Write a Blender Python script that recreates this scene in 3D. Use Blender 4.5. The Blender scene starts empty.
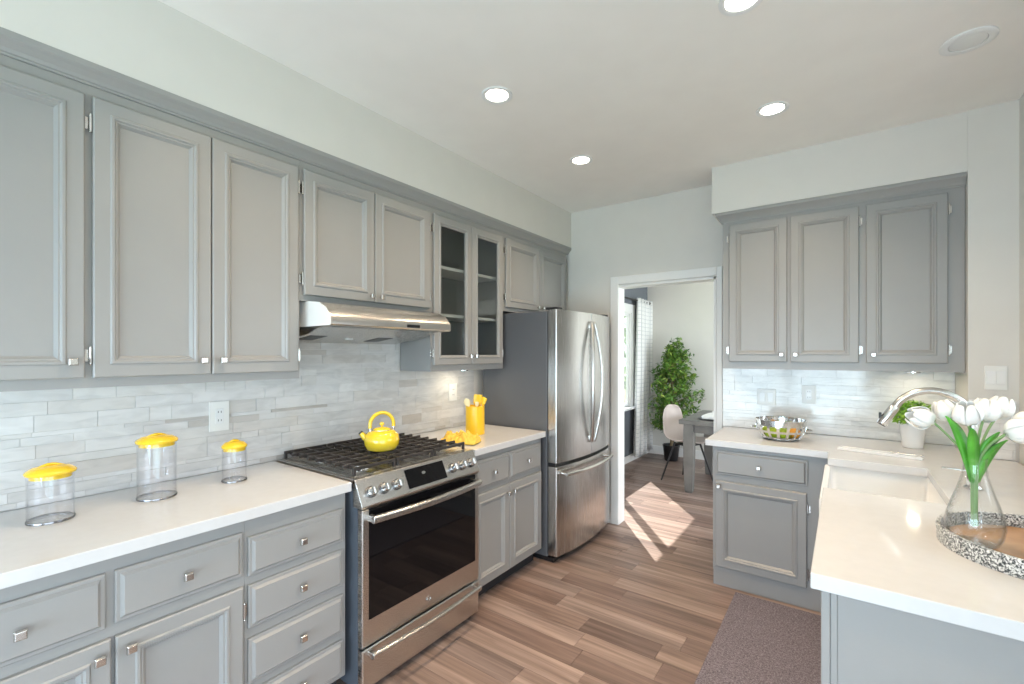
import bpy, bmesh, math, random
from mathutils import Vector, Matrix
R = math.radians
C = bpy.context.scene.collection
S = bpy.context.scene

# ------------------------------------------------------------------ camera
cam = bpy.data.cameras.new('camera'); co = bpy.data.objects.new('camera', cam); C.objects.link(co)
cam.sensor_width = 36.0; cam.lens = 458.58 * 36.0 / 1024.0
cam.shift_y = (353.395 - 342.0) / 1024.0
cam.clip_start = 0.02; cam.clip_end = 200
co.location = (0, 0, 1.455); co.rotation_euler = (R(90), 0, R(35.848))
S.camera = co
# ------------------------------------------------------------------ world, sun, exposure
W = bpy.data.worlds.new('sky'); S.world = W; W.use_nodes = True
WN = W.node_tree; WN.nodes['Background'].inputs[0].default_value = (0.83, 0.92, 1.0, 1)
WN.nodes['Background'].inputs[1].default_value = 2.6
sd = Vector((.61, -.79, 0)).normalized() * math.cos(R(42)); sd.z = -math.sin(R(42))
sl = bpy.data.lights.new('sun', 'SUN'); sl.energy = 9; sl.color = (1, .95, .87); sl.angle = R(.5)
so = bpy.data.objects.new('sun', sl); C.objects.link(so); so.location = (-8, 12, 10)
so.rotation_euler = sd.to_track_quat('-Z', 'Y').to_euler()
S.view_settings.view_transform = 'Standard'; S.view_settings.look = 'None'
S.view_settings.gamma = 1; S.view_settings.use_curve_mapping = False
S.view_settings.exposure = 0.42
S.cycles.use_denoising = True
S.cycles.max_bounces = 10; S.cycles.diffuse_bounces = 5; S.cycles.glossy_bounces = 5
S.cycles.transparent_max_bounces = 16; S.cycles.transmission_bounces = 8
S.cycles.caustics_reflective = False; S.cycles.caustics_refractive = False
S.cycles.sample_clamp_indirect = 6.0


def area(name, loc, rot, sx, sy, power, col, portal=False, spread=180, shape='RECTANGLE'):
    l = bpy.data.lights.new(name, 'AREA'); l.shape = shape; l.size = sx; l.size_y = sy
    l.energy = power; l.color = col; l.spread = R(spread)
    if portal: l.cycles.is_portal = True
    o = bpy.data.objects.new(name, l); C.objects.link(o); o.location = loc; o.rotation_euler = rot
    return o


# fill light at added, unseen patio doors; daylight through the window over the sink
DAY = (.63, .815, 1)
area('added_rear_fill', (-.85, -2.72, .85), (R(90), 0, 0), 2.5, 1.6, 100, DAY)
area('added_side_fill', (.85, -.7, .80), (0, R(90), 0), 1.5, 2.3, 30, DAY)  # added source, lights the left base cabinets from the front
area('sink_window_daylight', (.83, 2.2, 1.62), (0, R(90), 0), .95, 1.2, 3, DAY)
area('added_dining_fill', (2.13, 5.2, 1.2), (0, R(90), 0), 2.1, 2.2, 120, (.84, .92, 1))  # added source out of view, evens out the dining room

WARM = (1.0, .75, .50)

# ------------------------------------------------------------------ mesh helpers


class MB:
    def __init__(s): s.b = bmesh.new()

    def face(s, pts):
        vs = [s.b.verts.new(p) for p in pts]
        try: return s.b.faces.new(vs)
        except ValueError: return None

    def box(s, x0, x1, y0, y1, z0, z1, bev=0):
        g = bmesh.ops.create_cube(s.b, size=1)
        vs = g['verts']
        for v in vs:
            v.co = Vector(((x0 + x1) / 2 + v.co.x * (x1 - x0), (y0 + y1) / 2 + v.co.y * (y1 - y0), (z0 + z1) / 2 + v.co.z * (z1 - z0)))
        if bev:
            es = list({e for v in vs for e in v.link_edges})
            bmesh.ops.bevel(s.b, geom=es, offset=bev, segments=2, affect='EDGES', profile=.5)
        return s

    def loops(s, rings, closed=True, cap0=True, cap1=True):
        """skin a list of equal-length rings of points"""
        vr = [[s.b.verts.new(p) for p in r] for r in rings]
        n = len(vr[0])
        for a, c in zip(vr, vr[1:]):
            for i in range(n if closed else n - 1):
                j = (i + 1) % n
                try: s.b.faces.new((a[i], a[j], c[j], c[i]))
                except ValueError: pass
        if cap0 and n > 2: s.b.faces.new(vr[0][::-1])
        if cap1 and n > 2: s.b.faces.new(vr[-1])
        return s

    def lathe(s, prof, n=32, c=(0, 0), sq=(1, 1)):
        """prof: (r, z); r == 0 ends make a point"""
        prev = None
        for r, z in prof:
            if r <= 1e-6: cur = [s.b.verts.new((c[0], c[1], z))]
            else: cur = [s.b.verts.new((c[0] + r * sq[0] * math.cos(2 * math.pi * i / n), c[1] + r * sq[1] * math.sin(2 * math.pi * i / n), z)) for i in range(n)]
            if prev:
                for i in range(n):
                    j = (i + 1) % n
                    q = ([prev[i], prev[j]] if len(prev) > 1 else [prev[0]]) + ([cur[j], cur[i]] if len(cur) > 1 else [cur[0]])
                    if len(q) > 2: s.b.faces.new(q)
            prev = cur
        return s

    def tube(s, pts, r, n=10, cap=True, flat=1.0, up=None):
        pts = [Vector(p) for p in pts]
        rr = r if isinstance(r, (list, tuple)) else [r] * len(pts)
        rings = []; ref = Vector(up) if up else None
        for i, p in enumerate(pts):
            t = (pts[min(i + 1, len(pts) - 1)] - pts[max(i - 1, 0)]).normalized()
            if ref is None: ref = Vector((0, 0, 1)) if abs(t.z) < .9 else Vector((1, 0, 0))
            u = (ref - t * ref.dot(t)).normalized(); v = t.cross(u)
            if not up: ref = u
            rings.append([p + u * (math.cos(2 * math.pi * k / n) * rr[i] * flat) + v * (math.sin(2 * math.pi * k / n) * rr[i]) for k in range(n)])
        return s.loops(rings, True, cap, cap)

    def cyl(s, p0, p1, r0, r1=None, n=20):
        return s.tube([p0, p1], [r0, r0 if r1 is None else r1], n)

    def prism(s, poly, axis, a, b):
        """extrude a 2D polygon along axis between a and b; poly coords are the other two axes in order"""
        def P(q, t):
            return {'x': (t, q[0], q[1]), 'y': (q[0], t, q[1]), 'z': (q[0], q[1], t)}[axis]
        return s.loops([[P(q, a) for q in poly], [P(q, b) for q in poly]])

    def panel(s, x0, x1, z0, z1, prof, y0=0.0, hole=False):
        """rectangular panel facing -y; prof = (inset, out) rings from the edge inward, starting at the back"""
        def ring(i, o): return [(x0 + i, y0 - o, z0 + i), (x1 - i, y0 - o, z0 + i), (x1 - i, y0 - o, z1 - i), (x0 + i, y0 - o, z1 - i)]
        rs = [ring(i, o) for i, o in prof]
        if hole: s.loops(rs + [rs[0]], True, False, False)
        else: s.loops(rs)
        return s

    def sphere(s, c, r, n=16, m=10, sc=(1, 1, 1)):
        rings = []
        g = bmesh.ops.create_uvsphere(s.b, u_segments=n, v_segments=m, radius=1)
        for v in g['verts']: v.co = Vector((c[0] + v.co.x * r * sc[0], c[1] + v.co.y * r * sc[1], c[2] + v.co.z * r * sc[2]))
        return s

    def build(s, name, mat, parent=None, smooth=None, bevel=0, sub=0):
        bmesh.ops.remove_doubles(s.b, verts=s.b.verts, dist=1e-5)
        bmesh.ops.recalc_face_normals(s.b, faces=s.b.faces)
        me = bpy.data.meshes.new(name); s.b.to_mesh(me); s.b.free()
        for m in (mat if isinstance(mat, (list, tuple)) else [mat]): me.materials.append(m)
        o = bpy.data.objects.new(name, me); C.objects.link(o)
        if parent: o.parent = parent
        if smooth is not None:
            for p in me.polygons: p.use_smooth = True
            if smooth < 180:
                try: me.set_sharp_from_angle(angle=R(smooth))
                except Exception: pass
        if bevel:
            md = o.modifiers.new('edge', 'BEVEL'); md.width = bevel; md.segments = 2; md.limit_method = 'ANGLE'; md.angle_limit = R(40)
        if sub:
            md = o.modifiers.new('smooth', 'SUBSURF'); md.levels = md.render_levels = sub
        return o


def tag(o, label, cat, group=None, kind=None):
    o['label'] = label; o['category'] = cat
    if group: o['group'] = group
    if kind: o['kind'] = kind
    return o


def thing(name, label, cat, loc=(0, 0, 0), rz=0, group=None):
    o = bpy.data.objects.new(name, None); C.objects.link(o); o.empty_display_size = .05
    o.location = loc; o.rotation_euler = (0, 0, R(rz))
    return tag(o, label, cat, group)


def struct(o):
    o['kind'] = 'structure'; return o


def dup(o, parent=None):
    c = o.copy(); C.objects.link(c)
    if parent: c.parent = parent
    for ch in list(o.children): dup(ch, c)
    return c

# ------------------------------------------------------------------ materials


def mat(name, col, rough=.5, metal=0, spec=.5, coat=0, bump=0, bscale=50, var=0, vscale=6, aniso=0, emit=None, estr=0):
    m = bpy.data.materials.new(name); m.use_nodes = True
    nt = m.node_tree; b = nt.nodes['Principled BSDF']
    b.inputs['Base Color'].default_value = (*col, 1); b.inputs['Roughness'].default_value = rough
    b.inputs['Metallic'].default_value = metal; b.inputs['Specular IOR Level'].default_value = spec
    b.inputs['Coat Weight'].default_value = coat; b.inputs['Coat Roughness'].default_value = .08
    tc = nt.nodes.new('ShaderNodeTexCoord')
    nz = nt.nodes.new('ShaderNodeTexNoise'); nz.inputs['Scale'].default_value = vscale; nz.inputs['Detail'].default_value = 5
    nt.links.new(tc.outputs['Object'], nz.inputs['Vector'])
    rmp = nt.nodes.new('ShaderNodeValToRGB'); k = max(var, .015)
    rmp.color_ramp.elements[0].position = .3; rmp.color_ramp.elements[1].position = .7
    rmp.color_ramp.elements[0].color = (*[c * (1 - k) for c in col], 1); rmp.color_ramp.elements[1].color = (*[min(1, c * (1 + k)) for c in col], 1)
    nt.links.new(nz.outputs['Fac'], rmp.inputs['Fac']); nt.links.new(rmp.outputs['Color'], b.inputs['Base Color'])
    if bump:
        n2 = nt.nodes.new('ShaderNodeTexNoise'); n2.inputs['Scale'].default_value = bscale; n2.inputs['Detail'].default_value = 3
        nt.links.new(tc.outputs['Object'], n2.inputs['Vector'])
        bp = nt.nodes.new('ShaderNodeBump'); bp.inputs['Strength'].default_value = bump; bp.inputs['Distance'].default_value = .01
        nt.links.new(n2.outputs['Fac'], bp.inputs['Height']); nt.links.new(bp.outputs['Normal'], b.inputs['Normal'])
    if emit:
        b.inputs['Emission Color'].default_value = (*emit, 1); b.inputs['Emission Strength'].default_value = estr
    return m


def nodes(m): return m.node_tree.nodes, m.node_tree.links, m.node_tree.nodes['Principled BSDF']


def brushed(name, col, rough, axis=2):
    m = mat(name, col, rough, metal=1)
    n, l, b = nodes(m)
    tc = n.new('ShaderNodeTexCoord'); mp = n.new('ShaderNodeMapping')
    sc = [400, 400, 400]; sc[axis] = 4
    mp.inputs['Scale'].default_value = sc
    nz = n.new('ShaderNodeTexNoise'); nz.inputs['Scale'].default_value = 1; nz.inputs['Detail'].default_value = 2
    l.new(tc.outputs['Object'], mp.inputs['Vector']); l.new(mp.outputs['Vector'], nz.inputs['Vector'])
    mr = n.new('ShaderNodeMapRange'); mr.inputs['To Min'].default_value = rough * .8; mr.inputs['To Max'].default_value = rough * 1.25
    l.new(nz.outputs['Fac'], mr.inputs['Value']); l.new(mr.outputs['Result'], b.inputs['Roughness'])
    return m


def glass(name, tint=(.97, .985, .98), edge=(.6, .66, .66), ior=1.45, rough=0.0, boost=1.0):
    """clear thin glass: transparent body, darker at grazing angles, Fresnel reflection"""
    m = bpy.data.materials.new(name); m.use_nodes = True; nt = m.node_tree; n = nt.nodes; l = nt.links
    n.remove(n['Principled BSDF'])
    tr = n.new('ShaderNodeBsdfTransparent'); gl = n.new('ShaderNodeBsdfGlossy'); gl.inputs['Roughness'].default_value = rough
    gl.inputs['Color'].default_value = (1, 1, 1, 1)
    lw = n.new('ShaderNodeLayerWeight'); lw.inputs['Blend'].default_value = .5
    p1 = n.new('ShaderNodeMath'); p1.operation = 'POWER'; p1.inputs[1].default_value = 4; l.new(lw.outputs['Facing'], p1.inputs[0])
    mc = n.new('ShaderNodeMixRGB'); mc.inputs[1].default_value = (*tint, 1); mc.inputs[2].default_value = (*edge, 1)
    l.new(p1.outputs[0], mc.inputs[0]); l.new(mc.outputs[0], tr.inputs[0])
    p5 = n.new('ShaderNodeMath'); p5.operation = 'POWER'; p5.inputs[1].default_value = 5; l.new(lw.outputs['Facing'], p5.inputs[0])
    mu = n.new('ShaderNodeMath'); mu.operation = 'MULTIPLY_ADD'; r0 = ((ior - 1) / (ior + 1)) ** 2; mu.inputs[1].default_value = (1 - r0) * boost; mu.inputs[2].default_value = r0 * boost
    l.new(p5.outputs[0], mu.inputs[0])
    mx = n.new('ShaderNodeMixShader'); l.new(mu.outputs[0], mx.inputs[0]); l.new(tr.outputs[0], mx.inputs[1]); l.new(gl.outputs[0], mx.inputs[2])
    l.new(mx.outputs[0], n['Material Output'].inputs['Surface'])
    return m


def island_ramp(m, stops, grain=None, rough=None):
    """colour each separate piece (tile, plank) of a mesh from a ramp, with optional fine variation"""
    n, l, b = nodes(m)
    g = n.new('ShaderNodeNewGeometry'); r = n.new('ShaderNodeValToRGB')
    cr = r.color_ramp; cr.interpolation = 'LINEAR'
    while len(cr.elements) < len(stops): cr.elements.new(.5)
    for e, (p, c) in zip(cr.elements, stops): e.position = p; e.color = (*c, 1)
    l.new(g.outputs['Random Per Island'], r.inputs['Fac'])
    return g, r


M = {}
M['cab'] = mat('cabinet_paint', (.330, .325, .317), .33, bump=.02, bscale=120)
M['cab_in'] = mat('cabinet_interior', (.30, .295, .285), .5)
M['wall'] = mat('wall_paint', (.73, .705, .665), .75, bump=.03, bscale=260)
M['ceil'] = mat('ceiling_paint', (.90, .87, .83), .85, bump=.03, bscale=200)
M['trim'] = mat('trim_paint', (.84, .84, .83), .4)
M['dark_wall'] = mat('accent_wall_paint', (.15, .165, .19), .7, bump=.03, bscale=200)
M['quartz'] = mat('quartz', (.67, .67, .675), .09, spec=.6, var=.02, vscale=30)
M['steel'] = brushed('brushed_steel', (.62, .60, .575), .27, axis=1)
M['steel_v'] = brushed('brushed_steel_vertical', (.60, .59, .575), .25, axis=2)
M['chrome'] = mat('chrome', (.78, .78, .78), .12, metal=1)
M['dark_chrome'] = mat('dark_chrome', (.26, .26, .27), .15, metal=1)
M['nickel'] = mat('satin_nickel', (.64, .62, .59), .25, metal=1)
M['dark_side'] = mat('dark_grey_enamel', (.105, .11, .12), .42)
M['slate'] = mat('blue_grey_side_panel', (.085, .10, .122), .4)
M['black'] = mat('black_plastic', (.012, .012, .013), .35)
M['black_glass'] = mat('black_glass', (.005, .005, .006), .04, spec=.3)
M['iron'] = mat('cast_iron', (.035, .03, .028), .42, spec=.6)
M['yellow'] = mat('yellow_enamel', (.88, .62, .02), .15, coat=.6)
M['kettle'] = mat('yellow_kettle_enamel', (.86, .61, .03), .14, coat=.7)
M['orange_yellow'] = mat('yellow_ceramic', (.90, .56, .02), .3, coat=.3)
M['lid'] = mat('yellow_lid', (.90, .60, .03), .22, coat=.5)
M['cream'] = mat('cream_silicone', (.90, .80, .50), .45)
M['cloth'] = mat('yellow_cloth', (.88, .60, .10), .9, bump=.3, bscale=300, var=.1)
M['white'] = mat('white_ceramic', (.85, .855, .855), .14, spec=.5)
M['plastic'] = mat('white_plastic', (.82, .82, .80), .3)
M['glass'] = glass('clear_glass', (.98, .985, .985), (.42, .46, .47))
M['canister'] = glass('clear_acrylic', (.985, .985, .99), (.80, .81, .82))
M['pane'] = glass('window_glass', (.98, .985, .985), (.85, .88, .88))
M['cab_pane'] = glass('cabinet_glass', (.80, .82, .82), (.6, .62, .62))
M['water'] = glass('water', (.97, .98, .98), (.8, .8, .78), ior=1.33)
M['leaf'] = mat('ficus_leaf', (.11, .22, .035), .4, var=.45, vscale=9)
M['leaf2'] = mat('box_leaf', (.20, .42, .03), .5, var=.4, vscale=40)
M['tulip_leaf'] = mat('tulip_leaf', (.10, .40, .04), .35, var=.35, vscale=18)
M['stem'] = mat('stem_green', (.22, .36, .15), .5)
M['bark'] = mat('bark', (.20, .14, .08), .8, bump=.3)
M['petal'] = mat('white_petal', (.86, .86, .84), .5, var=.03)
M['soil'] = mat('soil', (.16, .10, .07), .95, bump=.6, bscale=80)
M['lime'] = mat('lime_skin', (.34, .48, .02), .35, bump=.15, bscale=150, var=.2)
M['lemon'] = mat('orange_skin', (.80, .36, .03), .4, bump=.15, bscale=150, var=.1)
M['table'] = mat('grey_wash_wood', (.17, .165, .155), .45, var=.25, vscale=5)
M['shell'] = mat('beige_shell', (.62, .53, .49), .55)
M['legs'] = mat('dark_metal', (.03, .028, .028), .4, metal=.3)
M['napkin'] = mat('white_linen', (.82, .82, .80), .85)
M['grout'] = mat('grout', (.73, .72, .70), .8)
M['ground'] = mat('lawn', (.16, .22, .08), .95, var=.3, vscale=.8)
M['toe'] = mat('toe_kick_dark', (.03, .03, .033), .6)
M['rubber'] = mat('dark_rubber', (.02, .02, .02), .6)

for k_, st in (('leaf', [(0, (.045, .11, .02)), (.4, (.10, .22, .035)), (.75, (.17, .32, .05)), (1, (.33, .40, .08))]), ('leaf2', [(0, (.10, .25, .015)), (.5, (.20, .42, .03)), (1, (.34, .55, .06))])):
    n, l, b = nodes(M[k_]); g, r = island_ramp(M[k_], st); l.new(r.outputs[0], b.inputs['Base Color'])

# floor planks: colour per plank + stretched grain
m = mat('wood_planks', (.3, .2, .14), .34, spec=.45); M['floor'] = m
n, l, b = nodes(m)
g, r = island_ramp(m, [(0, (.215, .15, .127)), (.25, (.285, .205, .172)), (.5, (.335, .248, .208)), (.75, (.40, .305, .262)), (1, (.285, .22, .195))])
tc = n.new('ShaderNodeTexCoord'); mp = n.new('ShaderNodeMapping'); mp.inputs['Scale'].default_value = (.9, 20, 1)
ad = n.new('ShaderNodeVectorMath'); ad.operation = 'ADD'
cb = n.new('ShaderNodeCombineXYZ'); mm = n.new('ShaderNodeMath'); mm.operation = 'MULTIPLY'; mm.inputs[1].default_value = 37
l.new(g.outputs['Random Per Island'], mm.inputs[0]); l.new(mm.outputs[0], cb.inputs[0]); l.new(mm.outputs[0], cb.inputs[1])
l.new(tc.outputs['Object'], ad.inputs[0]); l.new(cb.outputs[0], ad.inputs[1]); l.new(ad.outputs[0], mp.inputs['Vector'])
nz = n.new('ShaderNodeTexNoise'); nz.inputs['Scale'].default_value = 1; nz.inputs['Detail'].default_value = 6; nz.inputs['Roughness'].default_value = .62; nz.inputs['Distortion'].default_value = .5
l.new(mp.outputs['Vector'], nz.inputs['Vector'])
gr = n.new('ShaderNodeValToRGB'); gr.color_ramp.elements[0].position = .32; gr.color_ramp.elements[0].color = (.46, .415, .40, 1)
gr.color_ramp.elements[1].position = .66; gr.color_ramp.elements[1].color = (1.24, 1.19, 1.17, 1)
l.new(nz.outputs['Fac'], gr.inputs['Fac'])
mx = n.new('ShaderNodeMixRGB'); mx.blend_type = 'MULTIPLY'; mx.inputs[0].default_value = 1
l.new(r.outputs['Color'], mx.inputs[1]); l.new(gr.outputs['Color'], mx.inputs[2]); l.new(mx.outputs[0], b.inputs['Base Color'])
bp = n.new('ShaderNodeBump'); bp.inputs['Strength'].default_value = .08; bp.inputs['Distance'].default_value = .004
l.new(nz.outputs['Fac'], bp.inputs['Height']); l.new(bp.outputs['Normal'], b.inputs['Normal'])

# marble mosaic tile


def tile_mat(name, stops, rough):
    m = mat(name, (.7, .7, .7), rough, spec=.55); n, l, b = nodes(m)
    g, r = island_ramp(m, stops)
    tc = n.new('ShaderNodeTexCoord'); mp = n.new('ShaderNodeMapping'); mp.inputs['Scale'].default_value = (7, 7, 22); mp.inputs['Rotation'].default_value = (.3, .2, .1)
    nz = n.new('ShaderNodeTexNoise'); nz.inputs['Scale'].default_value = 1; nz.inputs['Detail'].default_value = 6; nz.inputs['Distortion'].default_value = 1.2
    l.new(tc.outputs['Object'], mp.inputs[0]); l.new(mp.outputs[0], nz.inputs[0])
    gr = n.new('ShaderNodeValToRGB'); gr.color_ramp.elements[0].position = .3; gr.color_ramp.elements[0].color = (.88, .88, .88, 1)
    gr.color_ramp.elements[1].position = .6; gr.color_ramp.elements[1].color = (1.05, 1.05, 1.05, 1)
    l.new(nz.outputs['Fac'], gr.inputs[0])
    mx = n.new('ShaderNodeMixRGB'); mx.blend_type = 'MULTIPLY'; mx.inputs[0].default_value = 1
    l.new(r.outputs[0], mx.inputs[1]); l.new(gr.outputs[0], mx.inputs[2]); l.new(mx.outputs[0], b.inputs['Base Color'])
    return m


M['tile'] = tile_mat('marble_mosaic', [(0, (.48, .45, .42)), (.05, (.60, .57, .54)), (.14, (.67, .655, .635)), (.55, (.69, .685, .68)), (.85, (.73, .72, .71)), (1, (.80, .79, .78))], .22)
M['tile2'] = tile_mat('glass_mosaic', [(0, (.70, .70, .69)), (.2, (.77, .77, .76)), (.6, (.80, .80, .79)), (1, (.86, .86, .85))], .1)

# speckled mat / tray mosaic / plaid curtain


def speckle(name, a, c, scale, rough, e0=.42, e1=.58, mid=None):
    m = mat(name, a, rough); n, l, b = nodes(m)
    tc = n.new('ShaderNodeTexCoord'); v = n.new('ShaderNodeTexNoise'); v.inputs['Scale'].default_value = scale; v.inputs['Detail'].default_value = 4; v.inputs['Roughness'].default_value = .7
    l.new(tc.outputs['Object'], v.inputs['Vector'])
    r = n.new('ShaderNodeValToRGB'); r.color_ramp.elements[0].position = e0; r.color_ramp.elements[0].color = (*a, 1)
    r.color_ramp.elements[1].position = e1; r.color_ramp.elements[1].color = (*c, 1)
    l.new(v.outputs['Fac'], r.inputs[0]); l.new(r.outputs[0], b.inputs['Base Color'])
    bp = n.new('ShaderNodeBump'); bp.inputs['Strength'].default_value = .5; bp.inputs['Distance'].default_value = .004
    l.new(v.outputs['Fac'], bp.inputs['Height']); l.new(bp.outputs['Normal'], b.inputs['Normal'])
    return m


M['mat'] = speckle('speckled_carpet', (.08, .066, .085), (.36, .32, .36), 150, .95, .34, .70)
M['mosaic'] = speckle('black_white_mosaic', (.02, .025, .03), (.80, .80, .78), 210, .3, .45, .57)
M['traywood'] = mat('tray_wood', (.46, .24, .10), .2, var=.3, vscale=9, coat=.4)
m = mat('plaid_curtain', (.72, .73, .72), .9); M['curtain'] = m
n, l, b = nodes(m)
tc = n.new('ShaderNodeTexCoord'); sp = n.new('ShaderNodeSeparateXYZ'); l.new(tc.outputs['UV'], sp.inputs[0])
acc = None
for ax, per in ((0, .055), (1, .055)):
    d = n.new('ShaderNodeMath'); d.operation = 'DIVIDE'; d.inputs[1].default_value = per; l.new(sp.outputs[ax], d.inputs[0])
    f = n.new('ShaderNodeMath'); f.operation = 'FRACT'; l.new(d.outputs[0], f.inputs[0])
    c = n.new('ShaderNodeMath'); c.operation = 'LESS_THAN'; c.inputs[1].default_value = .11; l.new(f.outputs[0], c.inputs[0])
    if acc is None: acc = c
    else:
        mxx = n.new('ShaderNodeMath'); mxx.operation = 'MAXIMUM'; l.new(acc.outputs[0], mxx.inputs[0]); l.new(c.outputs[0], mxx.inputs[1]); acc = mxx
mx = n.new('ShaderNodeMixRGB'); mx.inputs[1].default_value = (.82, .82, .81, 1); mx.inputs[2].default_value = (.56, .58, .60, 1)
l.new(acc.outputs[0], mx.inputs[0]); l.new(mx.outputs[0], b.inputs['Base Color'])

# ------------------------------------------------------------------ room shell
XW, YB, ZC = -2.33, 3.692, 2.729          # left wall, back wall, ceiling
ZS = 2.413                                # underside of the soffits
XR, YREAR, YFAR, XDR = .715, -2.6, 6.62, 2.0


def sbox(name, m, *a): return struct(MB().box(*a).build(name, m))


def plank_floor():
    rnd = random.Random(7); mb = MB(); y = YREAR - .1; w = .135
    while y < YFAR + .1:
        x = XW - .15 - rnd.random() * .9
        while x < XDR + .1:
            L = rnd.choice([.4, .7, .95, 1.2, 1.2])
            mb.box(max(x, XW - .12) + .0007, min(x + L, XDR + .12) - .0007, y + .0007, y + w - .0007, -.02, 0) if min(x + L, XDR + .12) - max(x, XW - .12) > .03 else None
            x += L
        y += w
    return struct(mb.build('floor', M['floor']))


plank_floor()
sbox('floor_subfloor', M['toe'], XW - .12, XDR + .12, YREAR - .1, YFAR + .12, -.06, -.021)
sbox('ceiling', M['ceil'], XW - .12, XDR + .12, YREAR - .12, YFAR + .12, ZC, ZC + .1)
sbox('wall_left', M['wall'], XW - .12, XW, YREAR - .12, YB + .11, 0, ZC)
# dining wall with two window openings
DW = [(4.20, 5.98)]; DZ0, DZ1 = .74, 2.0; TD = .07
mb = MB(); ys = [YB + .11] + [v for p in DW for v in p] + [YFAR]
mb.box(XW - TD, XW, ys[0], ys[-1], 0, DZ0); mb.box(XW - TD, XW, ys[0], ys[-1], DZ1, ZC)
for a, c in ((ys[0], ys[1]), (ys[2], ys[3])): mb.box(XW - TD, XW, a, c, DZ0, DZ1)
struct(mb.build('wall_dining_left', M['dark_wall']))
sbox('wall_dining_far', M['wall'], XW - .12, XDR + .12, YFAR, YFAR + .12, 0, ZC)
mb = MB(); mb.box(XDR, XDR + .12, YB + .11, 4.1, 0, ZC); mb.box(XDR, XDR + .12, 6.3, YFAR, 0, ZC); mb.box(XDR, XDR + .12, 4.1, 6.3, 2.25, ZC)  # unseen opening added for the dining fill light
struct(mb.build('wall_dining_right', M['wall']))
# back wall with the doorway
DX0, DX1, DTOP = -1.560, -.775, 2.03
mb = MB(); mb.box(XW, DX0, YB, YB + .11, 0, ZC); mb.box(DX1, XDR + .12, YB, YB + .11, 0, ZC); mb.box(DX0, DX1, YB, YB + .11, DTOP, ZC)
struct(mb.build('wall_back', M['wall']))
mb = MB()
for y0, y1 in ((YB - .016, YB - .001), (YB + .111, YB + .122)):
    mb.box(DX0 - .058, DX0 + .013, y0, y1, 0, DTOP + .075, .004); mb.box(DX1 + .005, DX1 + .045, y0, y1, 0, DTOP + .075, .004)
    mb.box(DX0 + .013, DX1 + .005, y0, y1, DTOP + .008, DTOP + .075, .004)
mb.box(DX0 - .002, DX0 + .014, YB - .008, YB + .118, 0, DTOP); mb.box(DX1 - .016, DX1 + .002, YB - .008, YB + .118, 0, DTOP)
mb.box(DX0, DX1, YB - .008, YB + .118, DTOP - .016, DTOP + .002)
struct(mb.build('trim_doorway', M['trim']))
# right wall with the window over the sink, rear wall with a patio door added for light
RY0, RY1, RZ0, RZ1 = 1.55, 2.85, 1.1, 2.12
SY0, SY1 = -1.9, .5  # side patio opening, added to bring in light
mb = MB(); mb.box(XR, XR + .12, YREAR, SY0, 0, ZC); mb.box(XR, XR + .12, SY0, SY1, 2.2, ZC); mb.box(XR, XR + .12, SY1, RY0, 0, ZC); mb.box(XR, XR + .12, RY1, YB, 0, ZC); mb.box(XR, XR + .12, RY0, RY1, 0, RZ0); mb.box(XR, XR + .12, RY0, RY1, RZ1, ZC)
struct(mb.build('wall_right', M['wall']))
PX0, PX1, PZ1 = -2.1, .4, 2.2
mb = MB(); mb.box(XW, PX0, YREAR - .12, YREAR, 0, ZC); mb.box(PX1, XR + .12, YREAR - .12, YREAR, 0, ZC); mb.box(PX0, PX1, YREAR - .12, YREAR, PZ1, ZC)
struct(mb.build('wall_rear', M['wall']))
sbox('wall_column', M['wall'], .530, XR, 3.352, YB, 0, ZC)
sbox('wall_soffit_left', M['wall'], XW, -2.004, YREAR, YB, ZS, ZC)
sbox('wall_soffit_right', M['wall'], -.733, .530, 3.36, YB, ZS, ZC)
mb = MB(); mb.box(XW + .001, XW + .015, YB + .126, YFAR, 0, .095); struct(mb.build('baseboard_dining_left', M['trim'], bevel=.003))
mb = MB(); mb.box(XW + .015, XDR, YFAR - .015, YFAR - .001, 0, .12); struct(mb.build('baseboard_dining_far', M['trim'], bevel=.003))
mb = MB(); mb.box(-1.66, DX0 - .058, YB - .014, YB - .001, 0, .09); struct(mb.build('baseboard_back', M['trim'], bevel=.003))
sbox('ground', M['ground'], -40, 40, -40, 50, -.3, -.08)


def window(name, loc, rz, w, z0, z1, mull=None, sill=True, casing=.07, glassm='pane', dep=(.03, .09)):
    """window facing local -y, opening from x=0..w, wall thickness .12 behind y=0"""
    t = bpy.data.objects.new(name, None); C.objects.link(t); t.location = loc; t.rotation_euler = (0, 0, R(rz)); t['kind'] = 'structure'
    f = MB(); fw = .045; ya, yb = dep
    f.box(0, fw, ya, yb, z0, z1); f.box(w - fw, w, ya, yb, z0, z1); f.box(fw, w - fw, ya, yb, z0, z0 + fw); f.box(fw, w - fw, ya, yb, z1 - fw, z1)
    if mull: f.box(mull - .05, mull + .05, ya, yb, z0 + fw, z1 - fw)
    f.build('window_frame', M['trim'], t, bevel=.003)
    MB().box(fw, w - fw, (ya + yb) / 2 - .002, (ya + yb) / 2 + .002, z0 + fw, z1 - fw).build('glass_pane', M[glassm], t)
    if casing:
        c = MB(); ya_ = dep[0]; c.box(-casing, 0, -.016, -.001, z0 - .02, z1 + casing); c.box(w, w + casing, -.016, -.001, z0 - .02, z1 + casing); c.box(0, w, -.016, -.001, z1, z1 + casing)
        c.box(-.001, .001 + w, -.001, ya_, z1 - .012, z1); c.box(-.001, .012, -.001, ya_, z0, z1); c.box(w - .012, w + .001, -.001, ya_, z0, z1)
        c.build('window_casing', M['trim'], t, bevel=.003)
    if sill: MB().box(-.09, w + .09, -.06, .03, z0 - .03, z0, .004).build('window_sill', M['trim'], t)
    return t


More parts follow.
